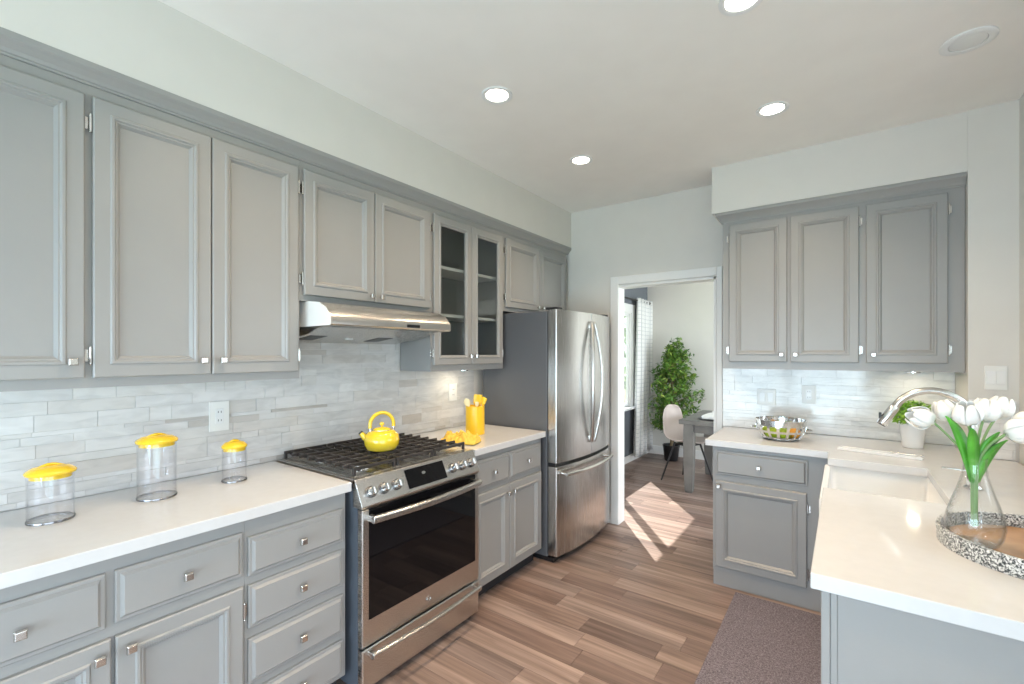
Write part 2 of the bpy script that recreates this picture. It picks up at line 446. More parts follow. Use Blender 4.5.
for i, (a, c) in enumerate(DW): window('window_%d' % (i + 1), (XW, a, 0), 90, c - a, DZ0, DZ1, casing=.115, mull=.90, dep=(.03, .06))
window('window_2', (XR, RY1, 0), -90, RY1 - RY0, RZ0, RZ1, mull=.65)
window('door_added_rear', (PX1, YREAR, 0), 180, PX1 - PX0, 0.02, PZ1, mull=1.25, sill=False)  # unseen door behind the camera, added as a light source


window('door_added_side', (XR, SY1, 0), -90, SY1 - SY0, 0.02, 2.2, mull=1.2, sill=False)  # unseen side door, added to light the left base cabinets

window('door_added_dining', (XDR, 6.3, 0), -90, 2.2, 0.02, 2.25, mull=1.1, sill=False)  # unseen dining door, added for even light in there


def sweep(mb, prof, stations):
    """prof: (out, z); stations: functions out -> (x, y)"""
    mb.loops([[(*st(o), z) for o, z in prof] for st in stations]); return mb


CROWN = [(0, 2.350), (.007, 2.350), (.008, 2.356), (.013, 2.359), (.018, 2.369), (.030, 2.383), (.038, 2.390), (.041, 2.394), (.042, ZS - .001), (0, ZS - .001)]
struct(sweep(MB(), CROWN, [lambda o: (-2.043 + o, -.72), lambda o: (-2.043 + o, YB - .001)]).build('trim_crown_left', M['cab']))
struct(sweep(MB(), CROWN, [lambda o: (-.671 - o, YB - .001), lambda o: (-.671 - o, 3.405 - o), lambda o: (.529, 3.405 - o)]).build('trim_crown_right', M['cab']))


def tiles(name, m, loc, rz, rects, seed, rows, lens=(.07, .34)):
    """linear mosaic on a wall: local x along, z up, facing -y; rects = (x0, x1, z0, z1)"""
    rnd = random.Random(seed); mb = MB()
    for x0, x1, z0, z1 in rects:
        z = z0
        while z < z1 - .004:
            h = rnd.choice(rows); top = min(z + h, z1); 
            if z1 - top < .01: top = z1
            x = x0 - rnd.random() * .15
            while x < x1:
                L = rnd.uniform(*lens); a, c = max(x, x0), min(x + L, x1)
                if c - a > .004: mb.box(a + .0008, c - .0008, -.007 - rnd.random() * .0035, -.002, z + .0008, top - .0008)
                x += L
            z = top
    o = struct(mb.build(name, m)); o.location = loc; o.rotation_euler = (0, 0, R(rz))
    g = MB()
    for x0, x1, z0, z1 in rects: g.box(x0, x1, -.005, -.0005, z0, z1)
    p = g.build('grout', M['grout'], o)
    return o


ROWS = [.016, .022, .030, .036, .048, .060]
tiles('wall_left_backsplash', M['tile'], (XW, 0, 0), 90, [(-.7, 2.708, .917, 1.338), (1.147, 1.976, 1.338, 1.698)], 3, ROWS)
tiles('wall_back_backsplash', M['tile2'], (0, YB, 0), 0, [(-.728, .528, .917, 1.36)], 5, [.022, .032, .05, .06], (.09, .3))
tiles('wall_column_backsplash', M['tile2'], (0, 3.352, 0), 0, [(.532, .703, .917, 1.20)], 6, [.022, .032, .05], (.09, .3))
struct(MB().box(.531, .704, 3.339, 3.351, 1.20, 1.215, .003).build('trim_tile_cap', M['white']))

# ------------------------------------------------------------------ cabinets
FRONT = [(0, 0), (0, .014), (.004, .0180), (.044, .0180), (.048, .0225), (.055, .0225), (.060, .0165), (.064, .0165), (.073, .005)]
FRONT_GL = [(0, 0), (0, .014), (.004, .0180), (.040, .0180), (.044, .0225), (.050, .0225), (.055, .0165), (.062, .0145), (.062, 0)]
DRAWER = [(0, 0), (0, .010), (.003, .0125), (.011, .0125), (.019, .0215), (.023, .0215)]
FRONT_S = [(0, 0), (0, .013), (.005, .0175), (.044, .0175), (.047, .020), (.052, .020), (.058, .0145), (.060, .0145), (.065, .008)]


def knob(parent, x, y, z):
    k = MB(); k.cyl((x, y, z), (x, y - .016, z), .006, .005, 12)
    a = .0125
    k.loops([[(x - a * s, y - d, z - a * s), (x + a * s, y - d, z - a * s), (x + a * s, y - d, z + a * s), (x - a * s, y - d, z + a * s)] for s, d in ((.62, .013), (1, .018), (1, .026), (.8, .031))])
    return k.build('knob', M['nickel'], parent, bevel=.0012)


def hinge(parent, x, z, side):
    """exposed hinge on the face frame beside the door edge; side -1 = left edge"""
    h = MB(); xx = x + side * .005
    h.cyl((xx, -.012, z - .026), (xx, -.012, z + .026), .0042, n=10)
    h.box(min(x + side * .017, x), max(x + side * .017, x), -.0035, -.0005, z - .02, z + .02)
    h.sphere((xx, -.012, z + .028), .0045, 8, 6); h.sphere((xx, -.012, z - .028), .0045, 8, 6)
    return h.build('hinge', M['nickel'], parent)


def cabinet(name, label, loc, rz, w, z0, z1, depth, doors, drawers=(), toe=None, glassy=False, group=None, cat='cabinet', frame_ext=None, front=FRONT):
    """doors: (x0,x1,z0,z1,knob_x or None,knob_z,hinge side); drawers: (x0,x1,z0,z1)"""
    t = thing(name, label, cat, loc, rz, group)
    b = MB(); zb = z0 + (.095 if toe else 0)
    b.box(0, .018, 0.018, depth, zb, z1); b.box(w - .018, w, 0.018, depth, zb, z1)
    b.box(.018, w - .018, 0.018, depth, zb, zb + .018); b.box(.018, w - .018, 0.018, depth, z1 - .018, z1)
    b.box(.018, w - .018, depth - .01, depth, zb + .018, z1 - .018)
    b.build('carcass', [M['cab_in'] if glassy else M['cab']], t)
    if glassy:   # painted outer skins
        MB().box(-.0015, -.0002, 0.0, depth, zb, z1).box(0, w, 0.0, depth, zb - .0015, zb - .0002).build('outer_skin', M['cab'], t)
    ops = [(d[0] + .012, d[1] - .012, d[2] + .012, d[3] - .012) for d in list(doors) + list(drawers)]
    xs = sorted({0, w} | {v for o in ops for v in o[:2]}); zs = sorted({zb, z1} | {v for o in ops for v in o[2:]})
    f = MB()
    for a, c in zip(xs, xs[1:]):
        if c - a < 1e-4: continue
        run = None
        for e, g in zip(zs, zs[1:]):
            inside = any(o[0] - 1e-5 <= a and c <= o[1] + 1e-5 and o[2] - 1e-5 <= e and g <= o[3] + 1e-5 for o in ops)
            if inside or g - e < 1e-4:
                if inside and run: f.box(a, c, 0, .019, run[0], run[1]); run = None
            else: run = (run[0], g) if run else (e, g)
        if run: f.box(a, c, 0, .019, run[0], run[1])
    f.build('face_frame', M['cab'], t)
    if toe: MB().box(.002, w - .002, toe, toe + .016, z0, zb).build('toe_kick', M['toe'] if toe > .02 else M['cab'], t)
    for d in doors:
        x0, x1, a, c, kx, kz, hs = d
        if glassy:
            o = MB().panel(x0, x1, a, c, FRONT_GL, -.0005, hole=True).build('door', M['cab'], t)
            MB().box(x0 + .058, x1 - .058, -.008, -.004, a + .058, c - .058).build('glass_pane', M['cab_pane'], o)
        else: o = MB().panel(x0, x1, a, c, front, -.0005).build('door', M['cab'], t)
        if kx is not None: knob(o, kx, -.018, kz)
        if hs:
            hx = x0 if hs < 0 else x1
            for hz in (a + .075, c - .09): hinge(o, hx, hz, hs)
    for x0, x1, a, c in drawers:
        o = MB().panel(x0, x1, a, c, DRAWER, -.0005).build('drawer', M['cab'], t)
        knob(o, (x0 + x1) / 2, -.020, (a + c) / 2)
    return t


XU, XB = -2.043, -1.71      # face-frame planes of upper and base cabinets
UD, BD = .275, .605


def upper(name, label, y0, y1, z0, doors, **k):
    return cabinet(name, label, (XU, y0, 0), 90, y1 - y0, z0, 2.40, UD, [(a - y0, c - y0, e, g, None if kx is None else kx - y0, kz, hs) for a, c, e, g, kx, kz, hs in doors], **k)


upper('wall_cabinet', 'grey upper cabinet at the picture left edge, door with single knob at lower right', -.70, .410, 1.340,
      [(.035, .401, 1.373, 2.312, .368, 1.428, -1), (-.335, .031, 1.373, 2.312, -.30, 1.428, 1), (-.69, -.345, 1.373, 2.312, -.38, 1.428, -1)])
upper('wall_cabinet', 'widest grey upper cabinet, two tall solid doors, left of range hood', .410, 1.145, 1.340,
      [(.421, .774, 1.373, 2.312, .742, 1.428, -1), (.778, 1.132, 1.373, 2.312, .810, 1.428, 1)])
upper('wall_cabinet', 'short grey upper cabinet with two doors directly above the range hood', 1.146, 1.977, 1.700,
      [(1.160, 1.554, 1.727, 2.312, 1.527, 1.757, -1), (1.558, 1.961, 1.727, 2.312, 1.590, 1.757, 1)])
gc = upper('glass_front_cabinet', 'grey upper cabinet with two glass doors and empty shelves', 1.978, 2.711, 1.345,
      [(1.993, 2.343, 1.382, 2.312, 2.318, 1.437, -1), (2.347, 2.690, 1.382, 2.312, 2.372, 1.437, 1)], glassy=True)
for z in (1.69, 1.995): MB().box(.019, .714, .03, .27, z, z + .019).build('shelf', M['trim'], gc)
upper('wall_cabinet', 'short grey upper cabinet with two doors above the refrigerator', 2.712, 3.668, 1.770,
      [(2.733, 3.190, 1.80, 2.312, 3.155, 1.828, -1), (3.194, 3.640, 1.80, 2.312, 3.228, 1.828, 1)])


def base(name, label, y0, y1, doors, drawers, **k):
    return cabinet(name, label, (XB, y0, 0), 90, y1 - y0, 0, .874, BD, [(a - y0, c - y0, e, g, None if kx is None else kx - y0, kz, hs) for a, c, e, g, kx, kz, hs in doors], [(a - y0, c - y0, e, g) for a, c, e, g in drawers], toe=.06, **k)


base('base_cabinet', 'grey base cabinet under the canisters with drawers above paneled doors', -.70, .756,
     [(.401, .747, .115, .640, .432, .600, 1), (.045, .391, .115, .640, .362, .600, -1), (-.335, .025, .115, .640, -.30, .600, 1), (-.69, -.345, .115, .640, -.38, .600, -1)],
     [(.401, .747, .678, .829), (.04, .380, .672, .829), (-.335, .02, .672, .829), (-.69, -.345, .672, .829)])
base('drawer_cabinet', 'grey base cabinet with a bank of four stacked drawers left of the range', .757, 1.160, [],
     [(.766, 1.141, .668, .806), (.766, 1.141, .484, .636), (.766, 1.141, .288, .447), (.766, 1.141, .112, .258)])
base('base_cabinet', 'grey base cabinet between range and refrigerator, two drawers over two doors', 1.965, 2.708,
     [(1.978, 2.318, .105, .640, 2.287, .590, -1), (2.323, 2.690, .105, .640, 2.352, .590, 1)],
     [(1.978, 2.318, .668, .838), (2.323, 2.690, .668, .838)])

# right-hand run
YU, YBF = 3.405, 3.095
cabinet('wall_cabinet', 'grey upper cabinet with three doors on the wall above the sink counter', (-.671, YU, 0), 0, 1.198, 1.352, 2.40, .275,
        [(.041, .380, 1.400, 2.325, .352, 1.447, -1), (.399, .745, 1.400, 2.325, .428, 1.447, 1), (.779, 1.130, 1.400, 2.325, .812, 1.447, 1)])
cabinet('base_cabinet', 'grey base cabinet with one drawer and one door beside the dining doorway', (-.668, YBF, 0), 0, .612, 0, .874, .585,
        [(.016, .500, .125, .660, .040, .632, 1)], [(.016, .506, .700, .850)], toe=.004)
def east(name, label, y0, y1, z1, doors, drawers=(), toe=.06):   # cabinets facing -x, local x runs from y1 down to y0
    return cabinet(name, label, (-.012, y1, 0), -90, y1 - y0, 0, z1, .705, doors, drawers, toe=toe)


east('corner_filler_cabinet', 'narrow grey filler cabinet in the corner between sink and drawer cabinet', 2.946, 3.07, .874, [])
east('sink_cabinet', 'grey two-door base cabinet carrying the farmhouse sink', 2.170, 2.945, .645, [(.02, .385, .125, .60, .355, .56, -1), (.39, .755, .125, .60, .42, .56, 1)])
t = east('end_cabinet', 'grey base cabinet with flat end panel nearest the camera at lower right', 1.376, 2.169, .874, [(.03, .76, .125, .640, .06, .60, 1)], [(.03, .76, .69, .838)])
w = .793
mb = MB(); mb.box(w + .001, w + .006, .001, .705, 0, .874); mb.build('end_panel', M['cab'], t)
mb = MB(); mb.box(w + .001, w + .015, -.033, -.014, 0, .874, .003); mb.box(w + .001, w + .010, -.014, .0005, 0, .874, .002); mb.build('corner_post', M['cab'], t)

# ------------------------------------------------------------------ countertops
mb = MB(); mb.prism([(-2.322, -.70), (-1.672, -.70), (-1.672, 1.166), (-2.322, 1.166)], 'z', .876, .915)
tag(mb.build('countertop', M['quartz'], bevel=.003), 'long white countertop under the yellow-lidded canisters left of the range', 'countertop')
mb = MB(); mb.prism([(-2.322, 1.963), (-1.672, 1.963), (-1.672, 2.715), (-2.322, 2.715)], 'z', .876, .915)
tag(mb.build('countertop', M['quartz'], bevel=.003), 'short white countertop between range and refrigerator', 'countertop')
mb = MB()
L = [(-.066, 1.346), (.704, 1.346), (.704, 3.340), (.527, 3.340), (.527, 3.683), (-.707, 3.683), (-.707, 3.058), (-.066, 3.058), (-.066, 2.878), (.318, 2.878), (.318, 2.238), (-.066, 2.238)]
mb.prism(L, 'z', .876, .915)
tag(mb.build('countertop', M['quartz'], bevel=.003), 'white L-shaped countertop around the farmhouse sink', 'countertop')
# farmhouse sink
s = thing('farmhouse_sink', 'white apron-front farmhouse sink set in the right countertop', 'sink', (-.080, 2.19, .65))
X0, X1, Y0, Y1 = 0, .430, 0, .736
def rr(i, z, r=.03):
    pts = []
    for cx, cy, a0 in ((X1 - i - r, Y1 - i - r, 0), (X0 + i + r, Y1 - i - r, 90), (X0 + i + r, Y0 + i + r, 180), (X1 - i - r, Y0 + i + r, 270)):
        for k in range(5): pts.append((cx + r * math.cos(R(a0 + k * 22.5)), cy + r * math.sin(R(a0 + k * 22.5)), z))
    return pts
def rr2(i, z): return rr(i, z, .028)
mb = MB(); mb.loops([rr(.012, 0), rr(0, .012), rr(0, .215), rr(.003, .224), rr(.022, .224), rr(.026, .219), rr(.028, .05), rr(.05, .025)])
mb.build('basin', M['white'], s, smooth=50)
MB().lathe([(.0, .0262), (.035, .0262), (.04, .028), (.04, .0255)], 20, (.23, .368)).build('drain', M['chrome'], s)

# ------------------------------------------------------------------ range
XF = -1.632
t = thing('gas_range', 'stainless steel gas range with black oven window and cast iron grates', 'range', (XF, 1.183, 0), 90)
w = .764
mb = MB(); mb.box(.004, w - .004, .028, .68, .03, .80); mb.box(.004, w - .004, .062, .68, .80, .899); mb.build('body', M['slate'], t)
mb = MB()
for x in (.05, w - .05):
    for y in (.10, .62): mb.cyl((x, y, 0), (x, y, .03), .018)
mb.build('foot', M['black'], t)
mb = MB(); mb.box(.0, w, .046, .685, .900, .918, .002); mb.box(.02, w - .02, .08, .67, .9185, .921); mb.build('cooktop', [M['steel']], t, bevel=.001)
# slanted control panel
mb = MB(); mb.prism([(.060, .9185), (.043, .9185), (-.008, .812), (-.004, .800), (.053, .800)], 'x', .0, w); mb.build('control_panel', M['steel'], t, bevel=.003)
sn = Vector((0, -.107, .051)).normalized()          # normal of the slanted face (y,z)
def pan(x, u, o=0):   # u 0 = top, 1 = bottom
    y = .043 + (-.008 - .043) * u; z = .919 + (.812 - .919) * u
    return Vector((x, y, z)) + Vector((0, -.903, .430)) * o
mb = MB(); mb.loops([[pan(.262, .12, .0005), pan(.512, .12, .0005), pan(.512, .88, .0005), pan(.262, .88, .0005)], [pan(.262, .12, .003), pan(.512, .12, .003), pan(.512, .88, .003), pan(.262, .88, .003)]])
dsp = mb.build('display', M['black_glass'], t)
mb = MB(); mb.loops([[pan(.37 + .012 * math.cos(a * .524), .40 + .06 * math.sin(a * .524), .0035) for a in range(12)], [pan(.37 + .012 * math.cos(a * .524), .40 + .06 * math.sin(a * .524), .004) for a in range(12)]])
mb.build('indicator', M['chrome'], dsp)
for x in (.058, .128, .198, .565, .635, .705):
    p, q, q2 = pan(x, .56, .0), pan(x, .56, .010), pan(x, .56, .036)
    mb = MB(); mb.tube([p, q], [.0255, .0245], 24); k = mb.build('knob', M['dark_chrome'], t, smooth=40)
    mb = MB(); mb.tube([q, pan(x, .56, .030), q2], [.0205, .0185, .0165], 24); up = Vector((0, .43, .903))
    mb.build('grip', M['chrome'], k, smooth=40)
    mb = MB(); a = pan(x, .56, .0365); mb.tube([a - up * .013, a + up * .013], [.0035, .0035], 8); mb.build('pointer', M['steel'], k)
# oven door
mb = MB(); mb.panel(.004, w - .004, .215, .795, [(0, -.026), (0, -.001), (.004, .003), (.034, .003), (.034, .0005)], 0, hole=True)
od = mb.build('oven_door', M['steel'], t)
mb = MB(); mb.box(.036, w - .036, -.0048, .02, .325, .7945, .002); mb.build('oven_window', M['black_glass'], od)
mb = MB(); mb.box(.036, w - .036, -.0036, .02, .2185, .3245); mb.build('lower_panel', M['steel'], od)
mb = MB(); mb.tube([(w / 2 + .013 * math.cos(a * .3927), -.0055, .268 + .013 * math.sin(a * .3927)) for a in range(17)], .0015, 6, cap=False); mb.lathe([(0, 0)], 3) if False else None
mb.tube([(w / 2 - .006, -.0048, .270), (w / 2, -.0048, .262), (w / 2 + .006, -.0048, .270)], .0014, 6)
mb.build('emblem', M['chrome'], od)


def bar(parent, name, x0, x1, z, out, sag, m, h=.017, d=.010):
    mb = MB(); n = 13; pts = []
    for i in range(n):
        u = i / (n - 1); pts.append((x0 + (x1 - x0) * u, -out - sag * math.sin(math.pi * u), z))
    rings = [[(x, y - d, z0 - h * .6), (x, y - d, z0 + h * .6), (x, y - d * .4, z0 + h), (x, y + d, z0 + h), (x, y + d, z0 - h), (x, y - d * .4, z0 - h)] for x, y, z0 in pts]
    mb.loops(rings)
    for x in (x0 + .012, x1 - .012): mb.box(x - .011, x + .011, -out, .0, z - h * .8, z + h * .8)
    return mb.build(name, m, parent, smooth=35, bevel=.002)


bar(od, 'handle', .03, w - .03, .758, .040, .028, M['steel'], .016)
mb = MB(); mb.panel(.004, w - .004, .035, .205, [(0, -.026), (0, -.001), (.005, .003)], 0); dr = mb.build('warming_drawer', M['steel'], t)
bar(dr, 'handle', .03, w - .03, .185, .036, .022, M['steel'], .014)
# burners and grates
for x, y, r in ((.15, .21, .045), (.15, .52, .035), (.382, .37, .05), (.614, .21, .04), (.614, .52, .035)):
    mb = MB(); mb.lathe([(r * 1.25, .9205), (r * 1.25, .926), (r, .932), (r, .936), (0, .936)], 24, (x, y)); bn = mb.build('burner', M['nickel'], t, smooth=40)
    mb = MB(); mb.lathe([(r * .85, .9365), (r * .85, .944), (r * .7, .947), (0, .947)], 24, (x, y)); mb.build('burner_cap', M['iron'], bn, smooth=40)
for gx0, gx1 in ((.022, .256), (.262, .502), (.508, .742)):
    mb = MB(); z0, z1 = .944, .958; ya, yb = .085, .665
    for x in (gx0 + .030, gx1 - .040): mb.box(x, x + .010, ya, yb, z0 - .006, z1 - .003, .002)
    for k in range(9):
        y = ya + (yb - ya - .011) * k / 8
        mb.box(gx0 + (.0 if k % 8 else .0), gx1, y, y + .0105, z0, z1 + .002, .003)
        if k in (0, 8):
            for x in (gx0 + .001, gx1 - .015): mb.box(x, x + .014, y, y + .011, .9215, z0 + .004, .002)
    xm = (gx0 + gx1) / 2; mb.box(xm - .005, xm + .005, ya + .011, yb - .011, z0 - .003, z1 - .003)
    mb.build('grate', M['iron'], t)

# ------------------------------------------------------------------ range hood
t = thing('range_hood', 'slim stainless steel range hood mounted under the short cabinet', 'range hood', (-1.846, 1.180, 0), 90)
w = .766
prof = [(.20, 1.698), (.168, 1.698), (.094, 1.690), (.038, 1.664), (.008, 1.630), (.001, 1.618), (0, 1.588), (.006, 1.582), (.48, 1.578), (.48, 1.698)]
def shell(x0, x1): return [[(x0, y, z) for y, z in prof], [(x1, y, z) for y, z in prof]]
mb = MB(); mb.loops(shell(.002, w - .002)); mb.build('canopy', M['steel'], t, smooth=35)
for xa, xb in ((-.002, .0018), (w - .0018, w + .002)):
    mb = MB(); mb.prism([(y, z) for y, z in prof], 'x', xa, xb); e = mb.build('end_cap', M['plastic'] if xa < 0 else M['steel'], t)  # left cap's white paints in a light reflection; right cap stays steel
    if xa < 0: e['label'] = 'end cap painted pale for reflected light'
UP = [(.075, 1.5795), (.115, 1.575), (.160, 1.562), (.215, 1.545), (.48, 1.512), (.48, 1.5775)]
mb = MB(); mb.loops([[(.012, y, z) for y, z in UP], [(w - .012, y, z) for y, z in UP]]); mb.build('intake_housing', M['steel'], t, smooth=35)
def under(y): return 1.545 - (y - .215) * (.033 / .265)
for x0, x1 in ((.045, .135), (.45, .545)):
    mb = MB(); mb.loops([[(x0, a, under(a) + d), (x1, a, under(a) + d), (x1, b_, under(b_) + d), (x0, b_, under(b_) + d)] for a, b_, d in ((.24, .38, .002), (.24, .38, -.002))]); mb.build('filter', M['black'], t)
mb = MB(); mb.tube([Vector((.30, .30, under(.30) + .001)), Vector((.30, .30, under(.30) - .006))], [.022, .020], 20); mb.build('hood_lamp', M['plastic'], t, smooth=40)
mb = MB(); mb.box(.44, .53, -.002, .001, 1.591, 1.607, .001); mb.build('control_strip', M['black'], t)

# ------------------------------------------------------------------ refrigerator
t = thing('refrigerator', 'stainless french door refrigerator with dark grey sides and bottom freezer', 'refrigerator', (-1.60, 2.737, 0), 90)
w = .886
mb = MB(); mb.box(0, w, .075, .655, .035, 1.752, .006); mb.build('body', M['dark_side'], t)
mb = MB(); mb.box(.01, w - .01, .03, .60, .004, .034); mb.build('base_grille', M['black'], t)
mb = MB(); mb.cyl((.05, .10, 0), (.05, .10, .02), .02); mb.build('foot', M['black'], t)
def bow(x): return -.048 * (1 - ((x - w / 2) / (w / 2)) ** 2)
def curved(x0, x1, z0, z1, n=14):
    mb = MB(); xs = [x0 + (x1 - x0) * i / n for i in range(n + 1)]
    e = .006
    front = [(x, bow(x)) for x in xs]
    poly = [(x0, .068), (x0, bow(x0) + .006)] + [(x0 + .004, bow(x0 + .004) )] + front[1:-1] + [(x1 - .004, bow(x1 - .004))] + [(x1, bow(x1) + .006), (x1, .068)]
    mb.loops([[(x, y, z) for x, y in poly] for z in (z0, z1)])
    return mb
d1 = curved(0, w / 2 - .0025, .695, 1.760).build('door', M['steel_v'], t, smooth=30, bevel=.002)
d2 = curved(w / 2 + .0025, w, .695, 1.760).build('door', M['steel_v'], t, smooth=30, bevel=.002)
fz = curved(0, w, .050, .668).build('freezer_drawer', M['steel_v'], t, smooth=30, bevel=.002)
mb = MB(); mb.box(.004, w - .004, .01, .07, .670, .693); mb.build('gasket', M['black'], t)
for sgn, d in ((-1, d1), (1, d2)):
    pts = []
    for i in range(19):
        u = i / 18; a = math.sin(math.pi * u)
        pts.append((w / 2 + sgn * (.022 + .058 * a), -.062 - .040 * a ** .8, .80 + .88 * u))
    mb = MB(); mb.tube(pts, [.0145] * 19, 12)
    for z in (.812, 1.668): mb.box(w / 2 + sgn * .022 - .012, w / 2 + sgn * .022 + .012, -.070, -.040, z - .028, z + .028, .004)
    mb.build('handle', M['nickel'], d, smooth=40)
pts = []
for i in range(19):
    u = i / 18; x = .05 + (w - .15) * u; pts.append((x, bow(x) - .042 - .012 * math.sin(math.pi * u), .618))
mb = MB(); mb.tube(pts, [.013] * 19, 12)
for x in (.065, w - .115): mb.cyl((x, bow(x) + .004, .618), (x, bow(x) - .044, .618), .011)
mb.build('handle', M['nickel'], fz, smooth=40)
for x in (.02, w - .09):
    mb = MB(); mb.box(x, x + .07, .005, .10, 1.761, 1.778, .004); mb.build('hinge_cover', M['black'], t)

# ------------------------------------------------------------------ things on the left counters
def canister(label, x, y, r, h, lid_r):
    t = thing('canister', label, 'canister', (x, y, .915), 0, 'clear canisters with yellow lids')
    mb = MB(); mb.lathe([(0, .001), (r, .001), (r, .008), (r, h), (r - .003, h), (r - .003, .010), (0, .010)], 40); mb.build('jar', M['canister'], t, smooth=40)
    mb = MB(); mb.lathe([(r + .001, .0), (r + .0015, .006), (r + .0005, .0075)], 40); mb.build('base_ring', M['dark_chrome'], t, smooth=40)
    mb = MB(); mb.lathe([(r * .9, h - .012), (r * .9, h + .001), (lid_r, h + .002), (lid_r + .002, h + .008), (lid_r - .002, h + .014), (lid_r * .72, h + .024), (lid_r * .3, h + .028), (0, h + .0285)], 40); ld = mb.build('lid', M['lid'], t, smooth=50)
    mb = MB(); mb.tube([(0, -lid_r * .5 + lid_r * i / 10, h + .022 + .010 * math.sin(math.pi * i / 10)) for i in range(11)], .006, 8, flat=.7); mb.build('handle', M['lid'], ld, smooth=50)
    return t
canister('medium clear canister with yellow lid, leftmost and nearest the camera', -2.085, .330, .057, .150, .061)
canister('tallest clear canister with yellow lid, middle of three', -2.095, .617, .061, .205, .064)
canister('smallest clear canister with yellow lid, closest to the range', -2.098, .889, .046, .140, .047)

# kettle
t = thing('kettle', 'yellow enamel kettle on the back range grate', 'kettle', (-1.93, 1.525, .9605), 0); t.scale = (.9, .9, .9)
mb = MB(); mb.lathe([(0, .0), (.074, .0), (.084, .006), (.096, .032), (.099, .056), (.093, .084), (.072, .107), (.050, .1125), (.047, .113)], 40); mb.build('body', M['kettle'], t, smooth=60)
mb = MB(); mb.lathe([(.052, .1115), (.050, .118), (.030, .126), (.008, .129), (0, .129)], 32); ld = mb.build('lid', M['kettle'], t, smooth=60)
mb = MB(); mb.lathe([(.005, .129), (.006, .136), (.014, .143), (.014, .150), (.006, .156), (0, .157)], 20); mb.build('knob', M['kettle'], ld, smooth=60)
mb = MB(); mb.lathe([(.0525, .1105), (.0535, .1125), (.0525, .1145)], 32); mb.build('lid_rim', M['nickel'], ld, smooth=60)
dv = Vector((-.62, -.78, 0)).normalized()
mb = MB(); mb.tube([dv * .070 + Vector((0, 0, .060)), dv * .095 + Vector((0, 0, .075)), dv * .108 + Vector((0, 0, .090)), dv * .114 + Vector((0, 0, .098))], [.026, .019, .014, .013], 14)
sp = mb.build('spout', M['kettle'], t, smooth=60)
mb = MB(); mb.tube([dv * .1145 + Vector((0, 0, .0985)), dv * .118 + Vector((0, 0, .104))], [.0135, .012], 14); mb.build('whistle_cap', M['black'], sp, smooth=50)
hd = Vector((.30, .95, 0)).normalized()
pts = []
for i in range(21):
    a = math.pi * (1.06 - 1.12 * i / 20)
    pts.append(hd * (.070 * math.cos(a)) + Vector((0, 0, .140 + .070 * math.sin(a))))
mb = MB(); mb.tube(pts, [.0105] * 21, 12); h = mb.build('handle', M['kettle'], t, smooth=60)
mb = MB()
for s_ in (-1, 1):
    mb.tube([hd * (s_ * .070) + Vector((0, 0, .134)), hd * (s_ * .066) + Vector((0, 0, .100))], [.006, .007], 10)
mb.build('bracket', M['nickel'], h, smooth=60)

# crock with utensils
cx, cy = -2.005, 2.352
t = tag(MB().lathe([(0, .0), (.060, .0), (.064, .004), (.064, .188), (.061, .190), (.058, .188), (.058, .010), (0, .010)], 40).build('utensil_crock', M['orange_yellow'], smooth=40), 'yellow ceramic crock holding kitchen utensils beside the refrigerator', 'crock')
t.location = (cx, cy, .915)
def utensil(name, label, base, top, head, hw, hl, m, m2, th=.006):
    t = thing(name, label, 'utensil', (cx, cy, .928), 0, 'utensils in the yellow crock')
    a, b_ = Vector(base), Vector(top); d = (b_ - a).normalized()
    mb = MB(); mb.tube([a, b_], [.005, .005], 8); mb.build('handle', m2, t, smooth=60)
    side = d.cross(Vector((.81, -.59, 0))).normalized(); side = Vector((.59, .81, 0)); side = (side - d * side.dot(d)).normalized(); nrm = d.cross(side)
    mb = MB(); rings = []
    prof = {'spoon': [(0, .25), (.15, .6), (.4, .95), (.65, 1), (.85, .75), (1, .2)], 'spatula': [(0, .3), (.12, .85), (.3, 1), (.7, 1), (.93, .97), (1, .8)], 'brush': [(0, .5), (.2, .8), (.5, .9), (.8, .95), (1, .8)]}[head]
    for u, k in prof:
        p = b_ - d * .01 + d * (hl * u)
        rings.append([p + side * (hw * k * math.cos(q * .5236)) + nrm * (th * math.sin(q * .5236)) for q in range(12)])
    mb.loops(rings); mb.build('head', m, t, smooth=50)
utensil('spatula', 'wide yellow spatula standing tallest in the crock', (.0, .006, .0), (.004, .020, .185), 'spatula', .030, .075, M['orange_yellow'], M['orange_yellow'])
utensil('spoon', 'cream spoon leaning toward the range in the crock', (.008, .038, .0), (-.004, -.064, .185), 'spoon', .022, .06, M['cream'], M['cream'])
utensil('spatula', 'yellow-tipped scraper leaning toward the refrigerator in the crock', (-.012, -.038, .0), (.010, .064, .185), 'spatula', .019, .055, M['yellow'], M['cream'])
utensil('brush', 'small cream brush barely above the crock rim', (-.02, .0, .0), (.032, -.020, .185), 'brush', .014, .03, M['cream'], M['cream'])

# rumpled towel
rnd = random.Random(4); mb = MB(); nx, ny = 64, 46; g = []
for i in range(nx + 1):
    row = []
    for j in range(ny + 1):
        u, v = i / nx - .5, j / ny - .5
        rr_ = 1 - .25 * math.sin(7 * math.atan2(v, u + .01))
        x = v * .20 * (1 + .25 * math.sin(5 * u)) + .022 * math.sin(9 * u); y = u * .205 + .02 * math.sin(8 * v)
        env = max(0, 1 - (2 * u) ** 2) * max(0, 1 - (2 * v) ** 2)
        z = .004 + .020 * env ** .5 + env ** .4 * (.014 * math.sin(17 * u + 5 * v) + .010 * math.sin(23 * v - 8 * u) + .006 * math.sin(41 * u + 31 * v) + .016 * abs(math.sin(13 * u - 19 * v + 2 * math.sin(9 * u))) + .010 * abs(math.sin(29 * u + 17 * v)))
        row.append((x, y, max(.003, z)))
    g.append(row)
V = [[mb.b.verts.new(p) for p in r_] for r_ in g]
